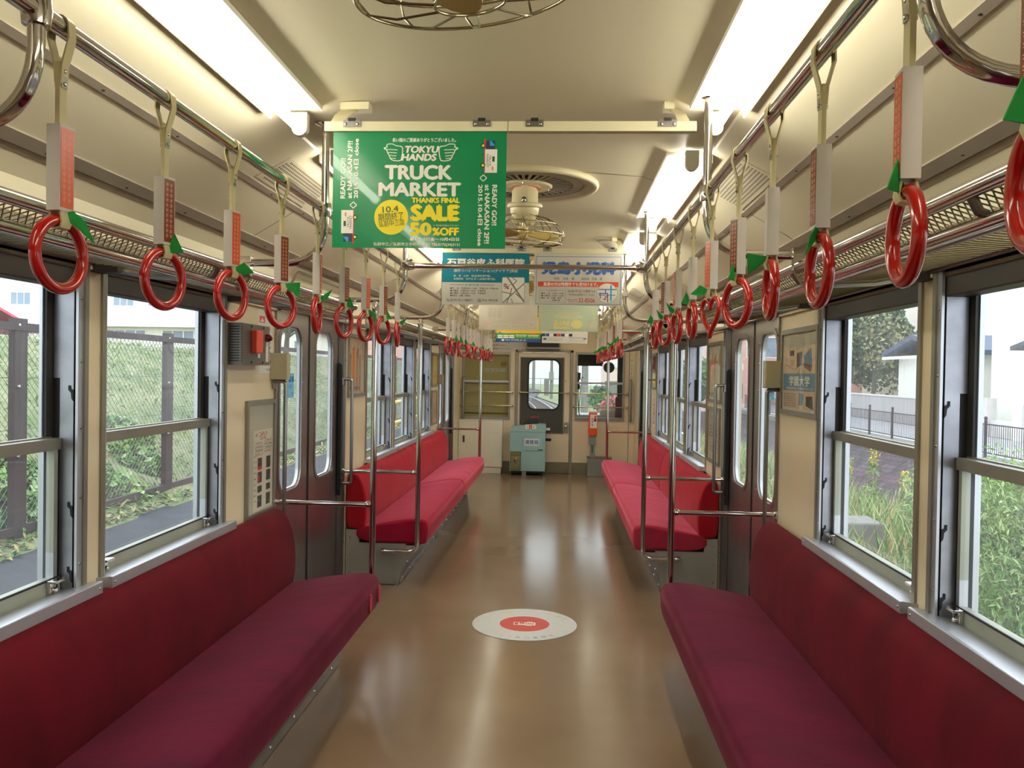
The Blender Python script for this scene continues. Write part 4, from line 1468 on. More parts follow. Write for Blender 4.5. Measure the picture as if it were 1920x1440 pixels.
# ------------------------------------------------------------------ ceiling fans
def fan(yc, label, tilt, spin):
    o = thing('ceiling_fan', label, 'ceiling fan', (0.015, yc, 2.30), 'cream fans along the ceiling centre')
    C0 = T(0.015, yc, 0)
    b = MB()
    b.lathe([(0.318, 2.312), (0.327, 2.304), (0.329, 2.292), (0.325, 2.283), (0.316, 2.280), (0.306, 2.284)], FANC, C0, 56)
    b.lathe([(0.306, 2.284), (0.285, 2.290), (0.262, 2.294), (0.262, 2.312)], mat('fan_dish_tan', (176, 166, 140), rough=0.5), C0, 56)
    b.build('outer_ring', o, smooth=60)
    b = MB()
    b.lathe([(0.0, 2.304), (0.263, 2.304)], BLACK, C0, 48)
    sl = mat('grille_vane', (120, 110, 90), rough=0.5)
    b.lathe([(0.215, 2.304), (0.215, 2.292), (0.264, 2.292), (0.264, 2.304)], sl, C0, 48)
    for k in range(40):
        a = 2 * PI * k / 40
        b.obox(C0 @ RZ(a) @ T(0.165, 0, 2.296), 0.105, 0.013, 0.008, sl)
    b.build('vent_grille', o, smooth=0)
    b = MB()
    b.lathe([(0.0, 2.284), (0.115, 2.284), (0.122, 2.290), (0.122, 2.302), (0.0, 2.304)], FANC, C0, 36)
    b.lathe([(0.0, 2.281), (0.072, 2.281), (0.072, 2.284)], mat('warning_ring_faded_pink', (206, 150, 122), rough=0.5), C0, 32)
    b.lathe([(0, 2.275), (0.05, 2.275), (0.05, 2.284)], FANC, C0, 24)
    for a in (0.4, 2.5, 4.6):
        b.lathe([(0, -0.004), (0.006, -0.003), (0.007, 0)], SCREW, C0 @ RZ(a) @ T(0.108, 0, 2.284), 8)
    b.build('mount_plate', o, smooth=40)
    b = MB()
    b.lathe([(0.0, 2.278), (0.052, 2.278), (0.058, 2.27), (0.060, 2.215), (0.064, 2.205)], FANC, C0, 28)
    b.obox(C0 @ T(0, -0.058, 2.245), 0.030, 0.02, 0.075, FANC)
    b.build('stem', o, smooth=40)
    b = MB()
    b.torus(0.069, 0.011, FANC, C0 @ T(0, 0, 2.205) @ RX(0.12), 32, 10)
    b.lathe([(0, -0.016), (0.011, -0.014), (0.013, 0)], CHROME, C0 @ T(0.0, -0.078, 2.215) @ RX(-PI / 2), 12)
    b.build('swivel_collar', o, smooth=60)
    A = C0 @ T(0, 0, 2.205) @ RX(tilt[0]) @ RY(tilt[1])
    b = MB()
    b.lathe([(0.0, 0.03), (0.040, 0.028), (0.062, 0.010), (0.066, -0.008), (0.062, -0.034), (0.048, -0.058), (0.028, -0.072), (0.0, -0.076)], FANC, A, 28)
    for a in (0.3, 1.9, 3.4, 5.0):
        b.obox(A @ RZ(a) @ T(0.045, 0, -0.068) @ RY(0.5), 0.014, 0.010, 0.036, FANC)
    b.build('motor_housing', o, smooth=50)
    H = A @ T(0, 0, -0.125)
    b = MB()
    b.lathe([(0, 0.035), (0.022, 0.033), (0.026, 0.02), (0.024, -0.016), (0.012, -0.026), (0, -0.028)], FANBLADE, H, 18)
    b.tube([A @ Vector((0, 0, -0.07)), A @ Vector((0, 0, -0.11))], 0.008, STEEL, 8)
    b.build('hub', o, smooth=50)
    for k in range(4):
        b = MB()
        out2 = [(0.018, -0.012), (0.05, -0.040), (0.095, -0.060), (0.135, -0.058), (0.158, -0.030), (0.160, 0.005), (0.140, 0.036), (0.100, 0.044), (0.05, 0.026), (0.018, 0.012)]
        out2 = smoothloop(out2, 1)
        M = H @ RZ(spin + k * PI / 2) @ RX(0.42)
        b.plate(out2, [], lambda a, c, e: M @ Vector((a, c, e + 0.35 * c * c)), -0.0015, 0.0015, FANBLADE)
        b.build('blade', o, smooth=40)
    # wire guard
    b = MB()
    for R, z, r in ((0.186, -0.118, 0.0036), (0.176, -0.160, 0.0028), (0.150, -0.073, 0.0026), (0.055, -0.178, 0.0028)):
        b.torus(R, r, FANWIRE, A @ T(0, 0, z), 48, 6)
    for k in range(10):
        a = 2 * PI * k / 10 + 0.2
        pts = [(0.058, -0.040), (0.11, -0.052), (0.150, -0.073), (0.180, -0.100), (0.186, -0.118), (0.184, -0.142), (0.172, -0.162), (0.13, -0.174), (0.055, -0.178)]
        q = []
        for j, (r, z) in enumerate(pts):
            aa = a + 0.25 * math.sin(j / 8 * PI)
            q.append(A @ Vector((r * math.cos(aa), r * math.sin(aa), z)))
        b.tube(q, 0.0022, FANWIRE, 6)
    b.build('wire_guard', o, smooth=60)

fan(1.27, 'cream ceiling fan in wire guard, nearest the camera at the picture top', (0.10, -0.12), 0.4)
fan(3.73, 'cream ceiling fan in wire guard, behind the green poster', (0.10, 0.06), 0.3)
fan(6.10, 'cream ceiling fan in wire guard, between the second and third poster pairs', (-0.08, 0.1), 0.9)
fan(8.40, 'cream ceiling fan in wire guard, between the third and fourth poster pairs', (0.06, -0.1), 0.2)

# ------------------------------------------------------------------ poster rails
def poster_rail(y, label, x0=-0.535, x1=0.572):
    o = thing('poster_rail', label, 'poster rail', (0.018, y, 2.19), 'cream poster rails across the ceiling')
    b = MB()
    b.box(x0, (x0 + x1) / 2 - 0.001, y - 0.012, y + 0.016, 2.174, 2.204, RAILC)
    b.box((x0 + x1) / 2 + 0.001, x1, y - 0.012, y + 0.016, 2.174, 2.204, RAILC)
    b.build('rail', o, smooth=0, bevel=0.002)
    for x in (x0 + 0.085, x0 + 0.475, x1 - 0.475, x1 - 0.085):
        b = MB()
        b.box(x - 0.026, x + 0.026, y - 0.016, y - 0.012, 2.187, 2.207, STEEL)
        b.box(x - 0.011, x + 0.011, y - 0.018, y - 0.010, 2.203, 2.212, BLACK)
        for e in (-1, 1):
            b.lathe([(0, -0.004), (0.004, -0.003), (0.005, 0)], SCREW, T(x + e * 0.018, y - 0.016, 2.194) @ RX(-PI / 2), 8)
        b.build('clip', o, smooth=0)
    for x, d in ((x0 + 0.035, 1), (x1 - 0.035, -1)):
        b = MB()
        br = [(x - 0.018, 2.203), (x + 0.018, 2.203), (x + 0.020 + 0.008 * d, 2.240), (x + 0.024 + 0.02 * d, 2.270), (x - 0.024 + 0.01 * d, 2.270), (x - 0.020, 2.240)]
        b.plate(br, [], lambda a, c, e: (a, e + 1.6 * max(0, c - 2.21), c), y - 0.004, y + 0.004, RAILC)
        b.box(x - 0.03 + 0.02 * d, x + 0.03 + 0.05 * d, y + 0.07, y + 0.115, 2.266, 2.2885, RAILC)
        b.build('bracket', o, smooth=0)

poster_rail(2.485, 'cream poster rail nearest the camera, holding the green poster')
poster_rail(5.015, 'cream poster rail holding the two clinic posters')
poster_rail(7.215, 'cream poster rail holding the two pale poster backs')
poster_rail(9.615, 'cream poster rail nearest the end wall')

# ------------------------------------------------------------------ posters
PG = paper('poster_green', (10, 134, 84), 0.12)
PW = mat('poster_white', (242, 240, 228), rough=0.45)
PY = mat('poster_yellow', (248, 226, 20), rough=0.45)
PD = mat('poster_dark_green', (20, 84, 52), rough=0.5)
PN = mat('poster_navy', (30, 40, 66), rough=0.5)
PBL = mat('poster_sky_blue', (30, 150, 222), rough=0.5)
PMG = mat('poster_magenta', (196, 40, 84), rough=0.5)
POR = mat('poster_orange', (236, 128, 52), rough=0.5)
for _m in (PG, ):
    _m.node_tree.nodes['Principled BSDF'].inputs['Roughness'].default_value = 0.28
    _m.node_tree.nodes['Principled BSDF'].inputs['Coat Weight'].default_value = 0.4

def hand(sh, cx, cy, d):
    """pointing hand outline; d = +1 points left"""
    o = [(92, -60), (20, -66), (-2, -84), (-58, -84), (-74, -70), (-68, -52), (-100, -44), (-98, -30), (-70, -18), (-64, 10), (-48, 30), (-40, 62), (-10, 88), (74, 92), (86, 60), (98, -10)]
    o = smoothloop([(cx + d * x, cy + y) for x, y in o], 1)
    sh.poly(o, PW)
    i = [(84, -52), (22, -58), (-4, -76), (-54, -76), (-66, -68), (-56, -46), (-86, -38), (-62, -26), (-56, 6), (-40, 26), (-32, 56), (-6, 80), (68, 84), (78, 56), (88, -10)]
    sh.poly(smoothloop([(cx + d * x, cy + y) for x, y in i], 1), PG)
    for yy, x0, x1 in ((-26, -60, 40), (4, -52, 34), (34, -36, 30), (60, -24, 24)):
        sh.line(cx + d * x0, cy + yy, cx + d * x1, cy + yy + 5, 7, PW)

def truck(sh, cx, cy, d):
    """little lorry seen side-on, standing on its nose; d = +1 front up"""
    f = lambda x, y: (cx + d * x, cy + d * y)
    def R(x0, y0, x1, y1, m):
        sh.poly([f(x0, y0), f(x1, y0), f(x1, y1), f(x0, y1)], m)
    R(-50, -168, -32, 168, PMG)
    R(-32, -150, 56, -64, PN)
    sh.poly([f(6, -148), f(24, -148), f(58, -100), f(6, -100)], PBL)
    R(-40, -66, 80, 164, PW)
    for yy in (-102, 92):
        a, c = f(-60, yy)
        sh.disc(a, c, 23, INK)
        sh.disc(a, c, 13, PY)
    for k, (tx, w) in enumerate((('TRUCK', 110), ('MARKET', 130))):
        a, c = f(10 - 26 * k, 46)
        sh.text(tx, a - w / 2, c - 11, a + w / 2, c + 11, INK, rot=d * PI / 2)
    a, c = f(44, 30)
    sh.rect(a - 12, c - 26, a + 12, c + 26, PD)
    a, c = f(36, 122)
    sh.disc(a, c, 9, POR, 22)

sh = Sheet((-0.508, 2.479, 2.1745), (1, 0, 0), (0, 0, -1), (0, -1, 0), 62, 90, 1792, 1240, 0.523, 0.348, PG)
sh.text('長い間のご愛顧ありがとうございました。', 655, 152, 1290, 194, PW, bold=0.02)
hand(sh, 668, 292, 1)
hand(sh, 1214, 292, -1)
sh.text('TOKYU', 778, 230, 1118, 302, PW, bold=0.05, shear=-0.0 + 0.18)
sh.text('HANDS', 752, 308, 1100, 380, PW, bold=0.05, shear=0.18)
sh.text('TRUCK', 582, 418, 1258, 566, PW, bold=0.045)
sh.text('MARKET', 522, 590, 1346, 730, PW, bold=0.045)
sh.text('THANKS FINAL', 856, 740, 1338, 794, PY, bold=0.05)
sh.text('SALE', 846, 806, 1338, 974, PY, bold=0.07)
sh.text('50', 840, 984, 1062, 1118, PY, bold=0.06)
sh.text('%OFF', 1066, 1034, 1334, 1116, PY, bold=0.05)
sh.text('※一部対象外商品もございます', 1076, 1006, 1330, 1022, PW)
sh.disc(654, 936, 170, PY, 173)
sh.text('10.4', 566, 826, 726, 886, PD, bold=0.01, rot=-0.09)
sh.text('期間終了', 524, 890, 776, 970, PD, rot=-0.09)
sh.text('弘前中三店', 532, 966, 788, 1026, PD, rot=-0.09)
sh.rect(846, 1134, 884, 1166, PW)
sh.text('9月18日金～10月4日日', 890, 1132, 1336, 1168, PW, bold=0.03)
sh.text('弘前中三／弘前市土手町49番地1 TEL0172(34)3131', 480, 1184, 1342, 1224, PW, bold=0.015)
for tx, cx, cy, ln in (('READY GO!!', 164, 554, 400), ('at NAKASAN 2F!!', 232, 468, 570), ('2015.10.4日 close', 296, 456, 594)):
    sh.text(tx, cx - ln / 2, cy - 25, cx + ln / 2, cy + 25, PW, bold=0.035, rot=-PI / 2)
for tx, cx, cy, ln in (('READY GO!!', 1680, 812, 400), ('at NAKASAN 2F!!', 1608, 900, 580), ('2015.10.4日 close', 1540, 912, 604)):
    sh.text(tx, cx - ln / 2, cy - 25, cx + ln / 2, cy + 25, PW, bold=0.035, rot=PI / 2)
for a, c in ((272, 818), (1566, 546)):
    for dx, dy in ((0, -16), (0, 16), (-18, 0), (18, 0)):
        sh.disc(a + dx, c + dy, 17, PW)
    sh.disc(a, c, 17, PG)
    for dx, dy in ((0, -14), (0, 14), (-16, 0), (16, 0)):
        sh.disc(a + dx, c + dy, 9, PG)
truck(sh, 1620, 330, 1)
truck(sh, 232, 1032, -1)
tag(sh.build('hanging_poster', smooth=0), 'glossy green sale poster hanging from the nearest rail on the left', 'poster')

PT = paper('poster_teal', (16, 128, 150), 0.15)
PGW = paper('poster_grey_white', (222, 220, 210), 0.2)
PRD = mat('poster_red', (214, 62, 36), rough=0.45)
PBB = mat('poster_deep_blue', (30, 92, 178), rough=0.45)
sh = Sheet((-0.537, 5.006, 2.1745), (1, 0, 0), (0, 0, -1), (0, -1, 0), 135, 140, 907, 621, 0.527, 0.312, PGW)
sh.rect(135, 140, 907, 414, PT)
sh.text('石戸谷皮ふ科医院', 176, 190, 866, 262, PW, bold=0.04)
sh.text('通所リハビリテーション(デイケア)併設', 238, 290, 806, 324, PW)
sh.text('院　長　山本　晃(皮膚科専門医)', 238, 344, 566, 366, PW)
sh.text('名誉院長　石戸谷 忻一(皮膚科専門医)', 238, 372, 608, 394, PW)
sh.rect(208, 436, 330, 439, INK)
sh.rect(476, 436, 602, 439, INK)
sh.text('診 療 時 間', 342, 430, 462, 446, INK)
for k, tx in enumerate(('●平　日　午前9:00～12:00　午後2:30～午後6:00', '●木曜日　午前9:00～12:30　午後休診', '●土曜日　午前9:00～12:30　午後休診', '●休診日　日曜・祝祭日')):
    sh.text(tx, 210, 460 + 23 * k, (636, 528, 528, 388)[k], 478 + 23 * k, INK, bold=0.01)
sh.text('弘前市北川端町1', 178, 566, 416, 594, INK)
sh.text('☎32-9028', 444, 564, 632, 594, INK)
sh.poly([(p[0], p[1]) for p in rrect(668, 868, 362, 602, 12)], INK)
sh.poly([(p[0], p[1]) for p in rrect(670, 866, 364, 600, 11)], PW)
MG = mat('map_grey', (120, 122, 120), rough=0.5)
for l in ((716, 364, 866, 590, 14), (866, 418, 680, 598, 9), (672, 500, 760, 518, 8), (760, 366, 800, 400, 7), (798, 396, 760, 440, 7), (690, 470, 746, 430, 6), (756, 462, 740, 530, 8), (740, 530, 712, 600, 8), (752, 560, 764, 600, 6), (790, 512, 858, 574, 10)):
    sh.line(*l, MG)
sh.rect(682, 424, 714, 436, PRD)
sh.rect(682, 442, 714, 452, PBB)
sh.poly([(720, 452), (736, 464), (722, 476), (706, 466)], PRD)
tag(sh.build('hanging_poster', smooth=0), 'teal and white clinic poster with a street map on the second rail', 'poster')

sh = Sheet((0.020, 5.006, 2.1745), (1, 0, 0), (0, 0, -1), (0, -1, 0), 965, 152, 1742, 628, 0.527, 0.312, PGW)
for x0, y0, x1, y1 in ((982, 178, 1728, 182), (982, 612, 1728, 616), (982, 178, 985, 616), (1725, 178, 1728, 616)):
    sh.rect(x0, y0, x1, y1, PBB)
sh.text('児島小児科', 1024, 222, 1684, 346, PBB, bold=0.06)
sh.text('院長　児島　雅', 1140, 368, 1320, 392, INK)
sh.text('副院長　児島　理', 1384, 368, 1564, 392, INK)
sh.rect(1000, 408, 1708, 454, PRD)
sh.text('急患の方は時間外でも受付けます。', 1048, 414, 1530, 448, PW, bold=0.02)
for x0, y0, x1, y1 in ((1015, 486, 1246, 488), (1015, 596, 1246, 598), (1015, 486, 1017, 598), (1244, 486, 1246, 598)):
    sh.rect(x0, y0, x1, y1, MG)
sh.rect(1090, 480, 1172, 494, PGW)
sh.text('診療時間', 1094, 482, 1166, 496, PBB)
for k, tx in enumerate(('●平　日／9:00～19:00', '●土曜日／9:00～13:00', '●休　診／日曜・祝日', '木曜午後')):
    sh.text(tx, (1030, 1030, 1030, 1124)[k], 508 + 21 * k, (1230, 1230, 1206, 1196)[k], 524 + 21 * k, INK, bold=0.01)
sh.text('弘前市北川端町24', 1264, 480, 1504, 506, INK)
sh.text('（中央弘前駅すぐそば）', 1268, 516, 1500, 536, INK)
sh.text('TEL0172-', 1262, 566, 1358, 596, PRD)
sh.text('32-0506', 1360, 558, 1504, 598, PRD, bold=0.01)
sh.disc(1610, 510, 92, INK)
sh.disc(1610, 510, 90, PW)
for l in ((1534, 476, 1690, 476, 8), (1596, 476, 1596, 512, 8), (1534, 512, 1618, 512, 8), (1550, 512, 1550, 560, 8), (1616, 512, 1616, 590, 8), (1534, 527, 1684, 527, 6)):
    sh.line(*l, PBB)
sh.line(1644, 436, 1644, 580, 12, PBL)
sh.rect(1590, 538, 1610, 550, PRD)
sh.rect(1580, 558, 1602, 570, PRD)
tag(sh.build('hanging_poster', smooth=0), 'white clinic poster with bold blue heading and red band on the second rail', 'poster')

# third pair: we see the backs, print showing through
PB1 = paper('pale_poster_back', (224, 220, 204), 0.4)
PB2 = paper('pale_green_poster_back', (204, 216, 194), 0.4)
SH1 = mat('show_through_grey', (202, 197, 180), rough=0.7)
SH2 = mat('show_through_cream', (222, 218, 176), rough=0.7)
SH3 = mat('show_through_yellow', (226, 218, 140), rough=0.7)
SH4 = mat('show_through_rose', (212, 190, 176), rough=0.7)
sh = Sheet((-0.526, 7.206, 2.1745), (1, 0, 0), (0, 0, -1), (0, -1, 0), 458, 380, 990, 862, 0.508, 0.352, PB1)
sh.rect(458, 380, 990, 750, SH1)
for k in range(3):
    sh.poly([(540 + 40 * k, 700), (560 + 44 * k, 600), (580 + 44 * k, 600), (566 + 40 * k, 720)], PB1)
sh.disc(524, 796, 30, SH4)
for a, c in ((570, 770), (570, 816), (760, 770), (760, 816)):
    sh.rect(a, c, a + 150, c + 5, SH1)
sh.disc(936, 796, 16, SH1)
tag(sh.build('hanging_poster', smooth=0), 'pale blank-looking back of a poster on the third rail, left one', 'poster')
sh = Sheet((-0.008, 7.206, 2.1745), (1, 0, 0), (0, 0, -1), (0, -1, 0), 998, 380, 1540, 872, 0.515, 0.357, PB2)
sh.text('TRUCK', 1166, 640, 1372, 676, SH2, bold=0.04, mirror=True)
sh.text('MARKET', 1138, 676, 1390, 724, SH2, bold=0.04, mirror=True)
sh.text('SALE', 1134, 744, 1286, 800, SH3, bold=0.06, mirror=True)
sh.text('50%OFF', 1134, 808, 1286, 850, SH3, bold=0.04, mirror=True)
sh.disc(1344, 786, 52, SH3)
sh.rect(1462, 766, 1502, 836, SH4)
sh.text('2015.10.4 close', 1380, 640, 1600, 660, SH2, bold=0.02, rot=PI / 2, mirror=True)
sh.text('at NAKASAN 2F!!', 930, 760, 1130, 780, SH2, bold=0.02, rot=-PI / 2, mirror=True)
tag(sh.build('hanging_poster', smooth=0), 'pale green back of the sale poster with mirrored print on the third rail', 'poster')

# fourth pair, mostly hidden by the third
PYO = paper('poster_amber', (240, 196, 60), 0.15)
PGR = mat('poster_leaf_green', (64, 140, 44), rough=0.45)
PNB = mat('poster_royal_blue', (28, 66, 140), rough=0.45)
sh = Sheet((-0.562, 9.606, 2.1745), (1, 0, 0), (0, 0, -1), (0, -1, 0), 618, 600, 1018, 975, 0.517, 0.368, PYO)
sh.rect(618, 870, 1018, 938, PGR)
sh.rect(618, 936, 1018, 975, PNB)
for c in range(3):
    for r in range(2):
        sh.rect(632 + 52 * c, 892 + 22 * r, 678 + 52 * c, 908 + 22 * r, PW)
for c in range(2):
    sh.rect(792 + 110 * c, 888, 894 + 110 * c, 896, PW)
    scribble(sh, 796 + 110 * c, 904, 890 + 110 * c, 914, PW, 12)
sh.disc(680, 952, 13, PW)
scribble(sh, 698, 944, 888, 960, PW, 13)
sh.poly([(920, 866), (958, 880), (990, 866), (984, 880), (940, 886)], PRD)
sh.disc(652, 864, 12, PBL)
tag(sh.build('hanging_poster', smooth=0), 'amber, green and blue timetable poster on the rail nearest the end wall', 'poster')
sh = Sheet((-0.030, 9.606, 2.1745), (1, 0, 0), (0, 0, -1), (0, -1, 0), 1030, 600, 1432, 982, 0.523, 0.374, PGW)
for k, m in enumerate((PN, PNB, PW, PN, PRD, PNB, PW, PN)):
    sh.rect(1030 + 34 * k, 870, 1060 + 34 * k, 902, m)
sh.rect(1044, 924, 1070, 944, PNB)
for k in range(4):
    scribble(sh, 1078, 921 + 9 * k, 1210, 925 + 9 * k, MG, 24)
    scribble(sh, 1270, 931 + 9 * k, 1410, 935 + 9 * k, MG, 24)
sh.rect(1264, 914, 1420, 918, PNB)
sh.rect(1396, 924, 1420, 934, PN)
tag(sh.build('hanging_poster', smooth=0), 'white poster with a photo strip on the rail nearest the end wall', 'poster')

# ------------------------------------------------------------------ things on the side walls
def framed(name, label, s, y0, y1, z0, z1, draw, base, cat='poster', cover=True):
    """framed wall poster; draw() gets the sheet in 0..100 x 0..100 coordinates seen from the aisle"""
    o = thing(name, label, cat, (s * W, (y0 + y1) / 2, z0))
    b = MB()
    fr = 0.022
    b.plate(rect2(y0, y1, z0, z1), [rect2(y0 + fr, y1 - fr, z0 + fr, z1 - fr)], lambda a, c, e: (s * e, a, c), W - 0.014, W - 0.0005, ALUD)
    b.build('frame', o, smooth=0, bevel=0.002)
    # seen from the aisle: on the left wall "right" runs +Y, on the right wall it runs -Y
    if s < 0:
        org, rt = (-(W - 0.006), y0 + fr, z1 - fr), (0, 1, 0)
    else:
        org, rt = (W - 0.006, y1 - fr, z1 - fr), (0, -1, 0)
    sh = Sheet(org, rt, (0, 0, -1), (-s, 0, 0), 0, 0, 100, 100, y1 - y0 - 2 * fr, z1 - z0 - 2 * fr, base, thick=0.003)
    draw(sh)
    sh.build('sheet', o, smooth=0)
    if cover:
        b = MB()
        b.box(s * (W - 0.0105), s * (W - 0.0095), y0 + fr, y1 - fr, z0 + fr, z1 - fr, CLEARP)
        b.build('clear_cover', o, smooth=0)
    return o

PHOTO = mat('print_photo_grey', (84, 80, 78), rough=0.6, vscale=60, var=0.5)
TAN = mat('print_tan', (190, 166, 140), rough=0.6)
SOFTB = mat('print_soft_blue', (96, 140, 172), rough=0.6)
PEACH = mat('print_peach', (214, 190, 168), rough=0.6)
def d_guide(sh):
    sh.rect(22, 24, 98, 99, PW)
    scribble(sh, 28, 27, 38, 29.5, INK, 3)
    scribble(sh, 42, 26, 74, 30, PRD, 5)
    scribble(sh, 46, 31, 70, 33, INK, 5)
    for k in range(4):
        m = PRD if k in (0, 3) else INK
        scribble(sh, 28, 35 + 3.4 * k, 58, 37.4 + 3.4 * k, m, 8)
        scribble(sh, 64, 33.5 + 3.4 * k, 94, 36 + 3.4 * k, PRD if k in (0, 3) else INK, 8)
    for x in (38, 72):
        for k, (y, h) in enumerate(((50, 11), (63, 10), (76, 6), (85, 11))):
            sh.rect(x, y, x + 17, y + h, PHOTO)
            if k < 3:
                sh.poly([(x + 6, y + h + .6), (x + 11, y + h + .6), (x + 8.5, y + h + 1.8)], PRD)
    sh.rect(38, 58, 55, 61, PRD)
    sh.rect(40, 66, 46, 72, PRD)
    for k in range(9):
        scribble(sh, 24, 47 + 5.2 * k, 34, 48.4 + 5.2 * k, INK, 3)
framed('evacuation_guide', 'framed white instruction sheet with small photos beside the first left door', -1, 3.752, 4.138, 0.745, 1.306, d_guide, PGW, 'notice')

def d_school(sh):
    sh.rect(3, 3, 97, 97, PEACH)
    sh.rect(3, 3, 97, 20, PGW)
    sh.rect(22, 22, 36, 29, PHOTO)
    sh.poly([(44, 26), (60, 24), (58, 42), (44, 44)], PHOTO)
    sh.poly([(64, 30), (84, 20), (88, 42), (66, 38)], SOFTB)
    sh.poly([(64, 38), (88, 42), (84, 50), (66, 44)], mat('print_plum', (110, 70, 76)))
    sh.rect(24, 34, 36, 42, TAN)
    for q in ((8, 44, 14, 32), (10, 40, 34, 46), (36, 48, 60, 40), (60, 40, 84, 48)):
        sh.line(*q, 1.0, MG)
    sh.poly([(52, 44), (62, 44), (70, 52), (46, 52)], TAN)
    sh.rect(3, 52, 97, 74, SOFTB)
    sh.text('学園大学', 22, 55, 82, 68, PW, bold=0.02)
    scribble(sh, 12, 69.5, 90, 72.5, PW, 22)
    for k in range(6):
        scribble(sh, 6, 78 + 3 * k, 44, 79.8 + 3 * k, INK, 11)
    sh.poly([(52, 76), (66, 78), (64, 92), (52, 92)], SOFTB)
    sh.poly([(72, 80), (90, 80), (92, 96), (72, 92)], PHOTO)
framed('wall_poster', 'framed campus poster with a pale blue band beside the first right door', 1, 3.513, 4.088, 1.283, 1.680, d_school, PGW)

def d_wood(sh):
    for k in range(16):
        x = 4 + k * 4.4
        sh.rect(x, 12 + (k * 37 % 20), x + 3, 96, (TAN, PHOTO, POR, PGW, mat('print_brown', (112, 66, 40)))[k % 5])
    sh.rect(22, 20, 34, 70, POR)
    sh.rect(78, 4, 96, 96, PGW)
    scribble(sh, 84, 8, 90, 40, INK, 1)
    scribble(sh, 6, 88, 70, 92, INK, 12)
framed('wall_poster', 'framed poster with brown and orange pillars past the first left door', -1, 5.585, 6.075, 1.268, 1.705, d_wood, PEACH)
framed('wall_poster', 'upper framed brown and white poster past the first right door', 1, 5.585, 6.075, 1.272, 1.690, d_wood, PGW)
def d_plain(sh):
    scribble(sh, 20, 12, 80, 17, POR, 9)
    for k in range(8):
        scribble(sh, 12, 30 + 7 * k, 86, 33 + 7 * k, MG, 14)
framed('wall_poster', 'lower framed text poster past the first right door', 1, 5.600, 6.060, 0.850, 1.238, d_plain, PGW)
GOLD = mat('print_gold', (196, 164, 92), rough=0.5)
def d_gold(sh):
    sh.rect(10, 6, 90, 94, mat('print_pale_gold', (212, 186, 122)))
    sh.disc(50, 40, 28, GOLD, 30)
    sh.disc(50, 42, 18, mat('print_pale_gold', (212, 186, 122)), 22)
    sh.disc(50, 72, 24, GOLD, 8)
    scribble(sh, 20, 84, 80, 90, POR, 8)
framed('wall_poster', 'golden framed poster beside the second left door', -1, 9.30, 9.74, 1.275, 1.665, d_gold, GOLD)
framed('wall_poster', 'lower framed notice beside the second left door', -1, 9.30, 9.70, 0.84, 1.235, d_plain, PEACH)
def d_red(sh):
    sh.rect(6, 4, 94, 52, mat('print_dark_red', (140, 34, 34)))
    sh.rect(14, 44, 60, 66, PGW)
    sh.rect(6, 66, 94, 92, PY)
    scribble(sh, 12, 72, 84, 80, INK, 9)
framed('wall_poster', 'red and yellow framed poster beside the second right door', 1, 9.32, 9.74, 1.29, 1.70, d_red, PGW)
sg = Sheet((W - 0.001, 9.68, 1.22), (0, -1, 0), (0, 0, -1), (-1, 0, 0), 0, 0, 100, 100, 0.26, 0.36, WHITEP, thick=0.0008)
for k in range(6):
    scribble(sg, 15, 10 + 14 * k, 85, 20 + 14 * k, INK if k % 2 else POR, 6)
tag(sg.build('wall_notice', smooth=0), 'small white paper notice below the red and yellow poster', 'notice')

# emergency call box and notice left of the first door
t = thing('emergency_box', 'grey metal emergency call box with an orange handset unit on the left wall', 'call box', (-W, 3.71, 1.475))
b = MB()
b.box(-W + 0.0005, -W + 0.062, 3.535, 3.890, 1.472, 1.655, mat('dark_grey_metal', (104, 98, 92), rough=0.4, metal=0.6))
for k in range(14):
    b.box(-W + 0.0605, -W + 0.0625, 3.538, 3.552, 1.487 + 0.0115 * k, 1.4915 + 0.0115 * k, BLACK)
    b.box(-W + 0.012, -W + 0.055, 3.5335, 3.536, 1.487 + 0.0115 * k, 1.4915 + 0.0115 * k, BLACK)
b.build('metal_case', t, smooth=0)
b = MB()
b.box(-W + 0.062, -W + 0.090, 3.652, 3.735, 1.525, 1.628, mat('faded_orange_plastic', (214, 74, 52), rough=0.4))
ob = b.build('orange_unit', t, smooth=0, bevel=0.004)
b = MB()
b.lathe([(0, 0.026), (0.016, 0.022), (0.022, 0.010), (0.024, 0)], CLEARP, T(-W + 0.090, 3.715, 1.575) @ RY(PI / 2), 18)
b.build('clear_knob', ob)
b = MB()
b.lathe([(0, 0.030), (0.012, 0.026), (0.018, 0.012), (0.019, 0)], mat('dark_red_lens', (84, 8, 22), rough=0.1), T(-W + 0.062, 3.845, 1.600) @ RY(PI / 2), 16)
b.build('red_lamp', t)
for q in ((3.737, 3.762, 1.505, 1.600), (3.838, 3.872, 1.488, 1.582)):
    b = MB()
    b.box(-W + 0.062, -W + 0.064, *q, WHITEP)
    b.build('label_strip', t, smooth=0)
for q in ((3.745, 3.755, 1.602, 1.618), (3.800, 3.812, 1.53, 1.555)):
    b = MB()
    b.box(-W + 0.062, -W + 0.065, *q, BLACK)
    b.build('switch', t, smooth=0)
for y, z in ((3.66, 1.645), (3.81, 1.645), (3.66, 1.484), (3.80, 1.484), (3.79, 1.57)):
    b = MB()
    b.lathe([(0, 0.004), (0.005, 0.003), (0.006, 0)], BLACK, T(-W + 0.062, y, z) @ RY(PI / 2), 8)
    b.build('screw', t, smooth=0)

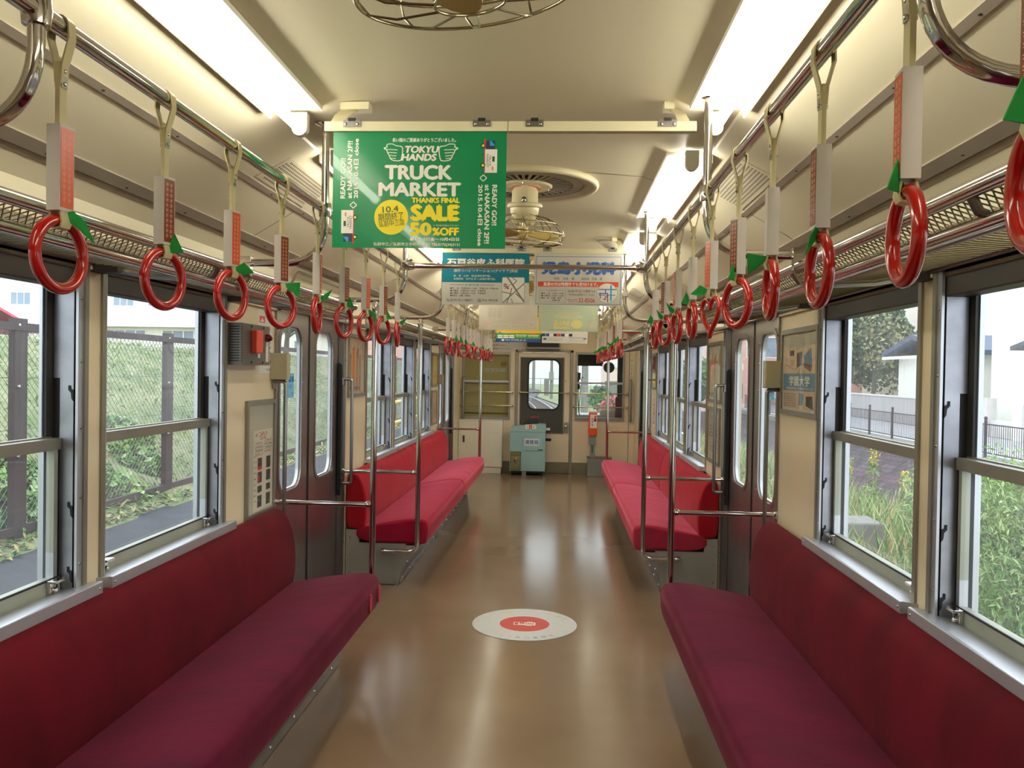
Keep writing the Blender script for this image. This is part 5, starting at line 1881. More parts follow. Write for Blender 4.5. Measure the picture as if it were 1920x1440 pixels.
sg = Sheet((-W + 0.001, 3.905, 1.742), (0, 1, 0), (0, 0, -1), (1, 0, 0), 0, 0, 100, 160, 0.195, 0.312, WHITEP, thick=0.0008)
sg.rect(8, 16, 46, 32, PRD)
sg.poly([(14, 30), (27, 20), (40, 30)], PW)
scribble(sg, 10, 42, 88, 49, PRD, 9)
scribble(sg, 8, 54, 84, 61, INK, 9)
for k in range(5):
    scribble(sg, 8, 78 + 12 * k, (92, 92, 92, 40, 92)[k], 85 + 12 * k, INK, (10, 10, 10, 5, 10)[k])
scribble(sg, 60, 146, 92, 151, INK, 5)
tag(sg.build('wall_notice', smooth=0), 'white paper notice with a red heading right of the emergency call box', 'notice')

for s, nm in SIDES:
    b = MB()
    b.box(s * (W - 0.086), s * (W - 0.0005), 4.078, 4.130, 1.402, 1.535, BEIGE)
    b.box(s * (W - 0.084), s * (W - 0.002), 4.076, 4.079, 1.404, 1.533, BEIGE)
    tag(b.build('door_switch_box', smooth=0, bevel=0.004), 'small beige box on the near post of the first %s door' % nm, 'switch box')
b = MB()
b.box(-W + 0.0005, -W + 0.07, 9.742, 9.80, 1.30, 1.42, BEIGE)
tag(b.build('door_switch_box', smooth=0, bevel=0.004), 'small beige box beside the second left door', 'switch box')

# blue stickers on the door glass
for s, nm in SIDES:
    if s < 0:
        sg = Sheet((-1.3055, 4.46, 1.432), (0, 1, 0), (0, 0, -1), (1, 0, 0), 0, 0, 100, 130, 0.135, 0.135, mat('sky_blue_sticker', (110, 190, 226), rough=0.4), thick=0.0003, step=0.00008)
    else:
        sg = Sheet((1.3055, 4.58, 1.392), (0, -1, 0), (0, 0, -1), (-1, 0, 0), 0, 0, 100, 130, 0.16, 0.06, mat('sky_blue_sticker', (110, 190, 226), rough=0.4), thick=0.0003, step=0.00008)
    sg.rect(30, 16, 62, 46, INKB)
    sg.rect(70, 16, 92, 46, INKB)
    scribble(sg, 26, 58, 70, 80, INKB, 3)
    scribble(sg, 62, 100, 92, 116, INKB, 2)
    tag(sg.build('door_sticker', smooth=0), 'light blue sticker on the glass of the first %s door' % nm, 'sticker')

# clear poster holders on the cove above the first doors
for s, nm in SIDES:
    o = thing('cove_poster_holder', 'empty clear plastic poster holder above the first %s door' % nm, 'poster holder', (s * 1.22, 4.83, 1.86))
    fnc = lambda a, c, e: (s * (1.252 - 0.55 * max(0, c - 1.87) - e), a, c)
    b = MB()
    b.plate(rrect(4.28, 5.36, 1.862, 1.975, 0.03, 4), [rrect(4.30, 5.34, 1.874, 1.963, 0.022, 4)], fnc, 0.0, 0.010, ALUD)
    b.build('frame', o, smooth=0)
    b = MB()
    n = 14
    vs, fs = [], []
    rr = random.Random(5)
    for i in range(n + 1):
        for j in range(4):
            y = 4.30 + 1.04 * i / n
            z = 1.874 + 0.089 * j / 3
            p = fnc(y, z, 0.004 + 0.004 * rr.random())
            vs.append(p)
    for i in range(n):
        for j in range(3):
            fs.append((i * 4 + j, i * 4 + j + 1, (i + 1) * 4 + j + 1, (i + 1) * 4 + j))
    b.add(vs, fs, CLEARP)
    b.build('clear_sheet', o, smooth=80)

# speaker grilles on the sloping ceiling and round ceiling domes
for s, nm in SIDES:
    for y, wh in ((3.25, 'beside the near strap rail'), (7.6, 'beside the far strap rail')):
        b = MB()
        def P(u, v, e=0.0):
            x0, z0, x1, z1 = 0.80, 2.2235, 0.93, 2.1545
            return Vector((s * (x0 + (x1 - x0) * u), y - 0.28 + 0.56 * v, z0 + (z1 - z0) * u)) + Vector((-s * 0.47, 0, -0.88)) * e
        b.add([P(0, 0, .002), P(1, 0, .002), P(1, 1, .002), P(0, 1, .002), P(0, 0, 0), P(1, 0, 0), P(1, 1, 0), P(0, 1, 0)], [(0, 1, 2, 3), (0, 1, 5, 4), (1, 2, 6, 5), (2, 3, 7, 6), (3, 0, 4, 7)], CEIL)
        for i in range(9):
            for j in range(32):
                u, v = 0.12 + 0.76 * i / 8, 0.05 + 0.90 * j / 31
                if (i in (0, 8)) and (j in (0, 31)):
                    continue
                du, dv = 0.026, 0.007
                b.add([P(u - du, v - dv, .0026), P(u + du, v - dv, .0026), P(u + du, v + dv, .0026), P(u - du, v + dv, .0026)], [(0, 1, 2, 3)], DARKGAP)
        tag(b.build('speaker_grille', smooth=0), 'perforated speaker grille in the %s sloping ceiling %s' % (nm, wh), 'speaker')
    b = MB()
    b.lathe([(0.105, 0.0), (0.104, -0.014), (0.092, -0.020), (0.080, -0.020), (0.074, -0.030), (0.05, -0.048), (0.0, -0.056)], mat('frosted_dome', (190, 186, 176), rough=0.35), T(s * 0.50, 5.22, 2.292) @ RY(s * 0.1), 32)
    tag(b.build('ceiling_dome', smooth=50), 'round frosted dome lamp, unlit, on the %s of the ceiling behind the clinic posters' % nm, 'dome lamp')

# round sticker on the floor
o = thing('floor_sticker', 'round white floor sticker with a red centre in the middle of the aisle', 'sticker', (0.005, 4.80, 0.0))
SW = mat('sticker_white', (226, 226, 224), rough=0.35, vscale=30, var=0.03)
SR = mat('sticker_red', (206, 52, 48), rough=0.35)
SY = mat('sticker_faint_yellow', (222, 212, 150), rough=0.4)
sh = Sheet((-0.295, 5.10, 0.0035), (1, 0, 0), (0, -1, 0), (0, 0, 1), 0, 0, 200, 200, 0.60, 0.60, SW, thick=0.0001, step=0.0003) if False else None
class Disc(Sheet):
    def __init__(self, cx, cy, r, z, m, step=0.0002):
        MB.__init__(self)
        self.o, self.r, self.d, self.n = Vector((cx - r, cy + r, z)), Vector((1, 0, 0)), Vector((0, -1, 0)), Vector((0, 0, 1))
        self.a0 = self.b0 = 0
        self.sa = self.sb = r / 100.0
        self.step, self.boxes = step, []
        self.plate([(100 + 100 * math.cos(2 * PI * i / 72), 100 + 100 * math.sin(2 * PI * i / 72)) for i in range(72)], [], lambda a, c, e: self.P(a, c, e), 0.0, -0.002, m)
sh = Disc(0.005, 4.80, 0.303, 0.0025, SW)
sh.disc(100, 100, 47.5, SR, n=60)
sh.rect(79, 91, 121, 109, PW)
sh.rect(81, 94, 88, 106, SR)
sh.rect(90, 92, 100, 101, SR)
for x in (102, 110):
    sh.rect(x, 95, x + 7, 105, SR)
    sh.rect(x + 1.6, 98, x + 5.4, 102, PW)
sh.rect(105, 88, 116, 91, PW)
sh.rect(102, 109, 114, 112, PW)
txt = 'Take delight in more life'
for i, ch in enumerate(txt):
    if ch == ' ':
        continue
    a = math.radians(-66 + 132 * i / (len(txt) - 1))
    x, y = 100 + 84 * math.sin(a), 100 - 84 * math.cos(a)
    h = 5.5
    sh.text(ch, x - 2.4, y - h, x + 2.4, y + (h if ch in 'Tdhlkgf' else 1), SY, rot=a)
for i, ch in enumerate('大鰐車こせこく'):
    a = math.radians(142 + 66 * i / 6)
    x, y = 100 + 84 * math.sin(a), 100 - 84 * math.cos(a)
    sh.text(ch, x - 5, y - 5, x + 5, y + 5, mat('sticker_blue', (86, 130, 180), rough=0.4) if i < 5 else mat('sticker_faded_blue', (190, 202, 214)), rot=a + 0.0)
sh.build('printed_disc', o, smooth=0)

# ------------------------------------------------------------------ outside: ground, track, left bank
GZ = -1.05
ASPH = mat('asphalt_grey', (60, 60, 66), rough=0.85, var=0.18, vscale=3.0)
GRASS = mat('grass_ground', (96, 116, 66), rough=0.9, vscale=1.2, col2=(150, 152, 112), detail=8.0)
BALL = mat('ballast_stone', (120, 110, 106), rough=0.9, vscale=14.0, var=0.35, detail=8.0)
LEAFG = mat('leaf_green', (70, 120, 48), rough=0.7, vscale=0.9, col2=(134, 170, 84))
LEAFD = mat('leaf_dark_green', (44, 76, 46), rough=0.7, vscale=0.8, col2=(98, 122, 82))
LEAFO = mat('leaf_olive', (88, 104, 66), rough=0.7, vscale=0.8, col2=(168, 160, 116))
LEAFW = mat('leaf_willow', (110, 146, 86), rough=0.7, vscale=1.6, col2=(176, 196, 134))
LEAFR = mat('leaf_red', (170, 56, 64), rough=0.7, vscale=1.2, col2=(214, 116, 112))
STRAWM = mat('dry_straw', (168, 156, 104), rough=0.9, vscale=2.0, col2=(206, 188, 146))
FLOWERY = mat('goldenrod_yellow', (196, 184, 60), rough=0.8, vscale=3.0)
BARK = mat('bark_brown', (84, 70, 58), rough=0.9, vscale=10, var=0.2)
POSTB = mat('fence_brown_steel', (64, 50, 50), rough=0.6, var=0.1, vscale=4.0)
WIREG = mat('chain_link_wire', (120, 122, 120), rough=0.5, metal=0.5)
CONC = mat('concrete_grey', (128, 126, 120), rough=0.9, vscale=5.0, var=0.15)
HOUSEW = mat('house_white', (236, 234, 228), rough=0.8, var=0.03)
HOUSEC = mat('house_pale_cream', (226, 222, 210), rough=0.8, var=0.03)
ROOFN = mat('roof_navy', (62, 78, 110), rough=0.5, var=0.06)
ROOFR = mat('roof_red_metal', (206, 84, 96), rough=0.5, var=0.05, vscale=4)
GLASSB = mat('far_window_glass', (134, 152, 170), rough=0.15, var=0.15, vscale=0.4)
PINKW = mat('pink_render', (224, 176, 164), rough=0.8, var=0.03)
TILEW = mat('grey_white_block', (206, 202, 198), rough=0.9, vscale=2.0, var=0.10)

def brickify(m, sc, c1, c2, mortar, msize=0.02, off=0.5, bump=0.0):
    nt = m.node_tree
    bs = nt.nodes['Principled BSDF']
    br = nt.nodes.new('ShaderNodeTexBrick')
    br.inputs['Scale'].default_value = sc
    br.inputs['Color1'].default_value, br.inputs['Color2'].default_value, br.inputs['Mortar'].default_value = rgb(c1), rgb(c2), rgb(mortar)
    br.inputs['Mortar Size'].default_value = msize
    tc = nt.nodes.new('ShaderNodeTexCoord')
    mp = nt.nodes.new('ShaderNodeMapping')
    mp.inputs['Rotation'].default_value = (PI / 2, 0, PI / 2)
    nt.links.new(tc.outputs['Object'], mp.inputs['Vector'])
    nt.links.new(mp.outputs['Vector'], br.inputs['Vector'])
    nt.links.new(br.outputs['Color'], bs.inputs['Base Color'])
    return m

b = MB()
b.box(-2.3, 2.3, -30, 13.2, GZ - 0.5, GZ, BALL)
structure(b.build('ground_track_bed', smooth=0), 'grey ballast bed under the carriage', 'track bed')
b = MB()
b.add([(-5.62, -30, GZ + 0.44), (-2.3, -30, GZ), (-2.3, 120, GZ), (-5.62, 120, GZ + 0.44)], [(0, 1, 2, 3)], ASPH)
structure(b.build('path', smooth=0), 'grey asphalt path between the carriage and the fence', 'path')

rg = random.Random(21)
def terrain(name, label, xs, zs, y0, y1, m, ny=60, amp=0.06):
    b = MB()
    vs, fs = [], []
    n = len(xs)
    for j in range(ny + 1):
        y = y0 + (y1 - y0) * j / ny
        for i in range(n):
            vs.append((xs[i], y, zs[i] + (rg.uniform(-amp, amp) if 0 < i < n - 1 else 0)))
    for j in range(ny):
        for i in range(n - 1):
            fs.append((j * n + i, j * n + i + 1, (j + 1) * n + i + 1, (j + 1) * n + i))
    b.add(vs, fs, m)
    return structure(b.build(name, smooth=80), label, 'ground')

xs = [-5.5, -6.0, -6.6, -7.4, -8.2, -9.0, -9.8, -10.6, -11.4, -13, -18, -30, -70]
zs = [-0.63, -0.52, -0.30, 0.10, 0.52, 0.95, 1.36, 1.72, 1.98, 2.10, 2.15, 2.2, 2.2]
terrain('hill_left', 'grassy bank rising behind the chain link fence on the left', xs, zs, -20, 120, GRASS, 140, 0.05)

def scatter(name, label, cat, pts, size, mats, kind='stuff', flat=0.5, up=0.0, group=None, parent=None, aspect=0.55):
    """leaf-shaped quads at the given points"""
    b = MB()
    for k, (x, y, z) in enumerate(pts):
        L = size * rg.uniform(0.6, 1.3)
        M = T(x, y, z) @ RZ(rg.uniform(0, 2 * PI)) @ RX(rg.uniform(-flat, flat) + up) @ RY(rg.uniform(-flat, flat))
        w = L * aspect
        q = [M @ Vector(p) for p in ((0, -L / 2, 0), (w / 2, 0, 0.06 * L), (0, L / 2, 0), (-w / 2, 0, 0.06 * L))]
        b.add(q, [(0, 1, 2, 3)], mats[k % len(mats)])
    o = b.build(name, parent, smooth=0)
    if parent is None:
        tag(o, label, cat, group, kind)
    return o

def zbank(x):
    for i in range(len(xs) - 1):
        if xs[i + 1] <= x <= xs[i]:
            q = (x - xs[i]) / (xs[i + 1] - xs[i])
            return zs[i] + (zs[i + 1] - zs[i]) * q
    return 2.1

pts = []
for _ in range(9000):
    y = 4 + 34 * rg.random() ** 1.25
    x = -rg.uniform(5.7, 11.6)
    pts.append((x, y, zbank(x) + rg.uniform(0.0, 0.10)))
scatter('grass', 'short patchy grass over the bank behind the fence', 'grass', pts, 0.14, [LEAFG, GRASS, LEAFG, STRAWM, GRASS], flat=1.0, aspect=0.25)
pts = []
for cx, cy, r, n in ((-6.7, 9.6, 0.75, 900), (-7.6, 10.6, 0.8, 800), (-6.5, 11.0, 0.5, 320), (-6.8, 13.6, 0.5, 300), (-8.9, 10.4, 0.7, 420), (-6.4, 12.0, 0.5, 200), (-7.6, 14.6, 0.5, 180)):
    for _ in range(n):
        a, q = rg.uniform(0, 2 * PI), r * math.sqrt(rg.random())
        x, y = cx + q * math.cos(a), cy + q * math.sin(a)
        pts.append((x, y, zbank(x) + rg.uniform(0.05, 0.34) * (1.2 - q / r)))
scatter('undergrowth', 'broad-leaved green creeper on the bank near the camera', 'undergrowth', pts, 0.15, [LEAFG, LEAFG, LEAFW], flat=0.9, aspect=0.8)

pts = [(-rg.uniform(5.55, 6.05), 5 + 30 * rg.random() ** 1.2, -0.60 + rg.uniform(0.0, 0.07)) for _ in range(4200)]
scatter('litter', 'dry straw and leaf litter along the foot of the fence', 'litter', pts, 0.12, [STRAWM, LEAFG, STRAWM, BARK, GRASS], flat=0.7, aspect=0.35)

# chain link fence
o = thing('chain_link_fence', 'chain link fence with brown steel posts along the left bank', 'fence', (-6.0, 14, -0.5))
FY0, FY1 = 1.9, 38.4
for k in range(10):
    y = 5.55 + 3.65 * (k - 1)
    b = MB()
    b.box(-6.06, -5.98, y - 0.11, y + 0.11, -0.62, 1.98, POSTB)
    for z in (1.90, 1.2, 0.4):
        b.lathe([(0, 0.02), (0.02, 0.015), (0.024, 0)], SCREW, T(-5.98, y - 0.05, z) @ RY(PI / 2), 8)
    b.build('post', o, smooth=0)
b = MB()
b.box(-6.03, -5.97, FY0, FY1, 1.84, 1.93, POSTB)
b.build('top_rail', o, smooth=0)
b = MB()
b.box(-6.03, -5.97, FY0, FY1, -0.50, -0.40, POSTB)
b.build('bottom_rail', o, smooth=0)
b = MB()
Z0, Z1, run = -0.40, 1.86, 2.26
pw = 0.105
n = int((FY1 - FY0 + run) / pw)
for k in range(n):
    for d in (1, -1):
        ya = FY0 - run + k * pw
        if d > 0:
            a0, a1, za, zb = ya, ya + run, Z0, Z1
        else:
            a0, a1, za, zb = ya, ya + run, Z1, Z0
        if a0 < FY0:
            za += (zb - za) * (FY0 - a0) / (a1 - a0)
            a0 = FY0
        if a1 > FY1:
            zb = za + (zb - za) * (FY1 - a0) / (a1 - a0)
            a1 = FY1
        if a1 - a0 > 0.02:
            b.tube([(-6.075 + 0.004 * d, a0, za), (-6.075 + 0.004 * d, a1, zb)], 0.0032, WIREG, 3, caps=False)
for z in (0.1, 0.7, 1.3):
    b.tube([(-6.075, FY0, z), (-6.075, FY1, z)], 0.004, WIREG, 4)
b.build('chain_mesh', o, smooth=0)

# buildings on the left
def windows_on(b_parent, y, x0, x1, z0, z1, n, gap, frame, glassm, mull=2):
    w = (x1 - x0 - gap * (n - 1)) / n
    for k in range(n):
        a = x0 + k * (w + gap)
        b = MB()
        b.plate(rect2(a, a + w, z0, z1), [rect2(a + 0.08, a + w - 0.08, z0 + 0.08, z1 - 0.08)], fnE, y - 0.06, y + 0.02, frame)
        for q in range(1, mull):
            xx = a + w * q / mull
            b.box(xx - 0.04, xx + 0.04, y - 0.05, y + 0.01, z0, z1, frame)
        b.box(a + 0.05, a + w - 0.05, y - 0.01, y + 0.01, z0 + 0.05, z1 - 0.05, glassm)
        b.build('window', b_parent, smooth=0)

o = thing('school_building', 'long low white building with a flat roof band behind the fence', 'building', (-31, 62, 2))
b = MB()
b.box(-48, -25.2, 60, 72, 0, 4.3, HOUSEW)
b.build('walls', o, smooth=0)
b = MB()
b.box(-48.5, -24.8, 59.2, 72.5, 4.32, 5.1, HOUSEW)
b.build('roof', o, smooth=0)
windows_on(o, 60, -47.0, -26.0, 3.45, 4.15, 5, 1.2, HOUSEW, GLASSB, 4)
windows_on(o, 60, -47.0, -26.0, 1.2, 2.7, 5, 1.2, HOUSEW, GLASSB, 4)

o = thing('hospital_block', 'tall white block with rows of windows beyond the low building', 'building', (-62, 95, 0))
b = MB()
b.box(-80, -43, 92, 104, 0, 20.0, HOUSEW)
b.build('walls', o, smooth=0)
for z in (8.2, 12.2, 16.2):
    windows_on(o, 92, -79, -44.2, z, z + 1.5, 9, 1.6, HOUSEW, GLASSB, 3)

o = thing('red_roof_house', 'house with a pinkish red metal roof beyond the fence', 'building', (-38, 46, 2))
b = MB()
b.box(-46, -33.2, 43, 50, 1.5, 3.5, mat('red_brown_wall', (116, 66, 66), rough=0.8))
b.build('walls', o, smooth=0)
b = MB()
b.plate([(42.2, 3.4), (46.5, 4.75), (50.8, 3.4), (50.8, 3.55), (46.5, 4.92), (42.2, 3.56)], [], lambda a, c, e: (e, a, c), -47, -32.6, ROOFR)
for k in range(28):
    x = -46.8 + k * 0.5
    b.add([(x, 42.2, 3.58), (x + .06, 42.2, 3.58), (x + .06, 46.5, 4.95), (x, 46.5, 4.95)], [(0, 1, 2, 3)], mat('roof_seam_pink', (226, 120, 128)))
b.build('roof', o, smooth=0)

def utility_pole(x, y, z0, h, label, r=0.16, arms=True):
    o = thing('utility_pole', label, 'utility pole', (x, y, z0))
    b = MB()
    b.tube([(x, y, z0), (x, y, z0 + h)], [r, r * 0.72], CONC, 12)
    b.build('shaft', o)
    if arms:
        b = MB()
        for z in (h * 0.90, h * 0.82):
            b.box(x - 0.9, x + 0.9, y - 0.05, y + 0.05, z0 + z, z0 + z + 0.1, ALUD)
            for dx in (-0.8, -0.4, 0.4, 0.8):
                b.tube([(x + dx, y, z0 + z + 0.1), (x + dx, y, z0 + z + 0.32)], 0.05, WHITEM, 8)
        b.build('crossarm', o)
        b = MB()
        b.lathe([(0, 0), (0.28, 0.02), (0.30, 0.7), (0.2, 0.8), (0, 0.82)], ALUD, T(x + 0.35, y - 0.2, z0 + h * 0.62), 14)
        b.build('transformer', o)
    return o

utility_pole(-26.0, 41, 2.0, 5.2, 'grey utility pole with transformer before the red roofed house')

def tree(name, label, x, y, z0, h, r, rz, mats, n, size, trunk=0.18, group=None, cz=0.6):
    o = thing(name, label, 'tree' if 'tree' in name else 'shrub', (x, y, z0), group)
    b = MB()
    b.tube([(x, y, z0 - 0.1), (x + 0.05 * r, y, z0 + h * 0.35), (x - 0.05 * r, y, z0 + h * 0.62)], [trunk, trunk * 0.7, trunk * 0.4], BARK, 8)
    for k in range(7):
        a = 2 * PI * k / 7
        b.tube([(x, y, z0 + h * (0.3 + 0.04 * k)), (x + r * 0.6 * math.cos(a), y + r * 0.6 * math.sin(a), z0 + h * (0.5 + 0.05 * k))], [trunk * 0.4, trunk * 0.12], BARK, 6)
    b.build('trunk', o)
    lumps = []
    for _ in range(16):
        a, e = rg.uniform(0, 2 * PI), rg.uniform(-0.8, 1.0)
        q = rg.uniform(0.35, 0.72)
        lumps.append((x + r * q * math.cos(a) * math.sqrt(max(0.1, 1 - e * e)), y + r * q * math.sin(a) * math.sqrt(max(0.1, 1 - e * e)), z0 + h * cz + rz * q * e, r * rg.uniform(0.32, 0.5)))
    pts = []
    for k in range(n):
        lx, ly, lz, lr = lumps[k % len(lumps)]
        v = Vector((rg.gauss(0, 1), rg.gauss(0, 1), rg.gauss(0, 1))).normalized() * (lr * rg.uniform(0.6, 1.05))
        pts.append((lx + v.x, ly + v.y, max(z0 + 0.05, lz + v.z * rz / r)))
    f = scatter('foliage', None, None, pts, size, mats, flat=1.3, parent=o, aspect=0.26 if 'willow' in name else 0.6)
    return o

tree('garden_tree', 'green tree beyond the fence seen through the first left door', -14.9, 45, 2.1, 3.2, 1.5, 1.2, [LEAFD, LEAFG], 1500, 0.36)
tree('garden_tree', 'dark green tree left of the track seen through the far left windows', -9.5, 40, 1.8, 6.0, 2.6, 2.6, [LEAFD, LEAFG, LEAFD], 2400, 0.36)
tree('garden_tree', 'tall leafy tree farther along the left bank', -12.0, 56, 2.1, 6.5, 3.0, 2.6, [LEAFG, LEAFD], 2200, 0.42)
o = thing('gabled_house', 'small white house with red roof seen through the first left door', 'building', (-16.5, 52, 2))
b = MB()
b.box(-18.6, -14.4, 50, 55, 1.8, 3.6, HOUSEW)
b.build('walls', o, smooth=0)
b = MB()
b.plate([(-19.0, 3.5), (-16.5, 4.5), (-14.0, 3.5), (-14.0, 3.7), (-16.5, 4.75), (-19.0, 3.7)], [], fnE, 49.4, 55.6, ROOFR)
b.build('roof', o, smooth=0)
windows_on(o, 50, -18.2, -14.8, 2.5, 3.2, 2, 0.8, HOUSEW, GLASSB, 2)
o = thing('pink_apartment_block', 'pink apartment block seen over the far left windows', 'building', (-12, 78, 0))
b = MB()
b.box(-19, -9, 78, 90, 0, 12, PINKW)
b.build('walls', o, smooth=0)
for z in (5.2, 8.4):
    windows_on(o, 78, -18.4, -9.6, z, z + 1.5, 4, 1.0, HOUSEW, GLASSB, 2)
o = thing('yellow_railing', 'pale yellow pipe railing beside the path near the far left windows', 'railing', (-3.6, 22, -0.8))
for z in (-0.25, 0.25, 0.72):
    b = MB()
    b.tube([(-3.6, 17.5, z), (-3.6, 27, z)], 0.04, mat('pale_yellow_paint', (226, 196, 110), rough=0.5), 8)
    b.build('pipe', o)
for y in (17.6, 20.7, 23.8, 26.9):
    b = MB()
    b.tube([(-3.6, y, -0.95), (-3.6, y, 0.74)], 0.045, MATS['pale_yellow_paint'], 8)
    b.build('post', o)

# ------------------------------------------------------------------ outside: right bank, wall, street
xr = [2.3, 3.2, 4.2, 5.4, 6.8, 8.2, 9.4, 10.4]
zr = [GZ, -1.15, -1.30, -1.55, -1.95, -2.45, -2.9, -3.1]
terrain('hill_right', 'weedy bank sloping down beside the carriage on the right', xr, zr, -20, 60, mat('weedy_soil', (112, 112, 70), rough=0.95, vscale=2.0, col2=(176, 160, 118), detail=8), 80, 0.05)
def zright(x):
    for i in range(len(xr) - 1):
        if xr[i] <= x <= xr[i + 1]:
            q = (x - xr[i]) / (xr[i + 1] - xr[i])
            return zr[i] + (zr[i + 1] - zr[i]) * q
    return -3
STONEW = mat('retaining_stone', (84, 78, 82), rough=0.9, vscale=8.0, var=0.3)
_nt2 = STONEW.node_tree
_bs = _nt2.nodes['Principled BSDF']
_br = _nt2.nodes.new('ShaderNodeTexBrick')
_br.inputs['Scale'].default_value = 2.6
_br.inputs['Color1'].default_value, _br.inputs['Color2'].default_value, _br.inputs['Mortar'].default_value = rgb((104, 96, 100)), rgb((74, 64, 70)), rgb((46, 42, 46))
_br.inputs['Mortar Size'].default_value = 0.035
_br.inputs['Bias'].default_value = 0.1
_tc2 = _nt2.nodes.new('ShaderNodeTexCoord')
_mp2 = _nt2.nodes.new('ShaderNodeMapping')
_mp2.inputs['Rotation'].default_value = (0.0, PI / 2, 0.75)
_nz2 = _nt2.nodes.new('ShaderNodeTexNoise')
_nz2.inputs['Scale'].default_value = 1.4
_nz2.inputs['Detail'].default_value = 6
_mx2 = _nt2.nodes.new('ShaderNodeMix')
_mx2.data_type = 'RGBA'
_mx2.blend_type = 'OVERLAY'
_mx2.inputs[0].default_value = 0.55
_nt2.links.new(_tc2.outputs['Object'], _mp2.inputs['Vector'])
_nt2.links.new(_mp2.outputs['Vector'], _br.inputs['Vector'])
_nt2.links.new(_tc2.outputs['Object'], _nz2.inputs['Vector'])
_nt2.links.new(_br.outputs['Color'], _mx2.inputs[6])
_nt2.links.new(_nz2.outputs['Fac'], _mx2.inputs[7])
_nt2.links.new(_mx2.outputs[2], _bs.inputs['Base Color'])
b = MB()
b.plate([(10.2, -3.2), (12.95, -1.15), (13.4, -1.15), (13.4, -3.4)], [], lambda a, c, e: (a, e, c), -15, 90, STONEW)
structure(b.build('wall_retaining', smooth=0), 'sloping dark stone retaining wall across the ditch on the right', 'retaining wall')
b = MB()
b.box(12.85, 13.55, -15, 90, -1.18, -0.92, CONC)
structure(b.build('kerb', smooth=0), 'pale concrete kerb on top of the retaining wall', 'kerb')
b = MB()
b.box(13.55, 18.0, -15, 110, -1.4, -0.90, mat('street_pale_grey', (176, 174, 178), rough=0.9, vscale=3.0, var=0.08))
structure(b.build('road', smooth=0), 'pale grey street behind the railing on the right', 'street')
b = MB()
b.box(18.0, 90, -15, 110, -1.5, -0.88, GRASS)
structure(b.build('ground_garden', smooth=0), 'garden ground behind the block wall on the right', 'ground')

IRON = mat('dark_iron_paint', (60, 52, 58), rough=0.5)
o = thing('street_railing', 'dark iron railing with ball-topped posts along the street on the right', 'railing', (13.3, 30, -0.92))
for z, nme in ((0.10, 'top_bar'), (-0.78, 'bottom_bar')):
    b = MB()
    b.box(13.285, 13.315, 10, 60, z - 0.018, z + 0.018, IRON)
    b.build(nme, o, smooth=0)
kpost = [13.2, 17.9] if False else None
for k in range(20):
    y = 12.0 + 2.4 * k
    b = MB()
    b.box(13.265, 13.335, y - 0.035, y + 0.035, -0.92, 0.20, IRON)
    b.lathe([(0.05, 0.20), (0.035, 0.23), (0.055, 0.27), (0.045, 0.32), (0.0, 0.345)], IRON, T(13.3, y, 0), 10)
    b.build('post', o)
b = MB()
for k in range(416):
    y = 10 + 0.12 * k
    b.box(13.293, 13.307, y - 0.007, y + 0.007, -0.78, 0.10, IRON)
bb = b.build('bars', o, smooth=0)
bb['kind'] = 'stuff'

BLOCKW = brickify(mat('block_wall_pale', (206, 202, 198), rough=0.9), 1.0, (208, 204, 202), (190, 186, 186), (168, 164, 164), 0.012)
b = MB()
b.box(18.0, 18.18, 36, 70, -0.95, 0.46, BLOCKW)
b.box(17.96, 18.22, 36, 70, 0.46, 0.54, TILEW)
b.box(18.0, 18.18, 8, 33.2, -0.95, 0.46, BLOCKW)
b.box(17.96, 18.22, 8, 33.2, 0.46, 0.54, TILEW)
b.box(17.9, 18.3, 33.0, 33.6, -0.95, 0.62, HOUSEW)
b.box(17.9, 18.3, 35.6, 36.2, -0.95, 0.70, TILEW)
tag(b.build('block_garden_wall', smooth=0), 'pale concrete block garden wall behind the street railing', 'garden wall')
b = MB()
b.box(18.02, 18.4, 33.65, 35.55, -0.9, -0.2, TILEW)
tag(b.build('gate_steps', smooth=0), 'pale gate step in the gap of the block garden wall', 'step')

o = thing('white_house', 'white house annex with a dark blue gable roof behind the block wall', 'building', (22, 46, -0.9))
b = MB()
b.box(20.0, 34.0, 43.4, 50, -0.9, 2.75, HOUSEW)
b.build('walls', o, smooth=0)
b = MB()
b.plate([(42.6, 2.70), (46.6, 3.6), (50.8, 2.70), (50.8, 2.95), (46.6, 3.88), (42.6, 2.95)], [], lambda a, c, e: (e, a, c), 19.3, 34.5, ROOFN)
b.build('roof', o, smooth=0)
b = MB()
b.box(19.32, 19.38, 42.6, 50.8, 2.55, 2.72, HOUSEW)
b.build('fascia', o, smooth=0)
o = thing('two_storey_house', 'pale two storey house standing behind the white annex', 'building', (27, 60, -0.9))
b = MB()
b.box(25.0, 46, 57, 70, -0.9, 9.5, HOUSEC)
b.build('walls', o, smooth=0)
for z in (5.6,):
    windows_on(o, 57, 25.8, 44, z, z + 1.8, 5, 2.2, HOUSEW, GLASSB, 2)
b = MB()
b.plate(rect2(57.2, 59.4, 5.6, 7.6), [rect2(57.35, 59.25, 5.75, 7.45)], lambda a, c, e: (e, a, c), 24.9, 25.0, HOUSEW)
b.box(24.95, 24.99, 57.3, 59.3, 5.7, 7.5, GLASSB)
b.build('window', o, smooth=0)
o = thing('near_white_house', 'plain white house wall with a small dark eave at the right edge', 'building', (22, 27, -0.9))
b = MB()
b.box(20.5, 34, 21, 40.5, -0.9, 7.5, HOUSEW)
b.build('walls', o, smooth=0)
b = MB()
b.plate([(37.2, 2.75), (33.4, 3.5), (33.4, 3.66), (37.2, 2.92)], [], lambda a, c, e: (e, a, c), 19.6, 20.6, mat('eave_grey', (84, 88, 100), rough=0.6))
b.build('eave', o, smooth=0)
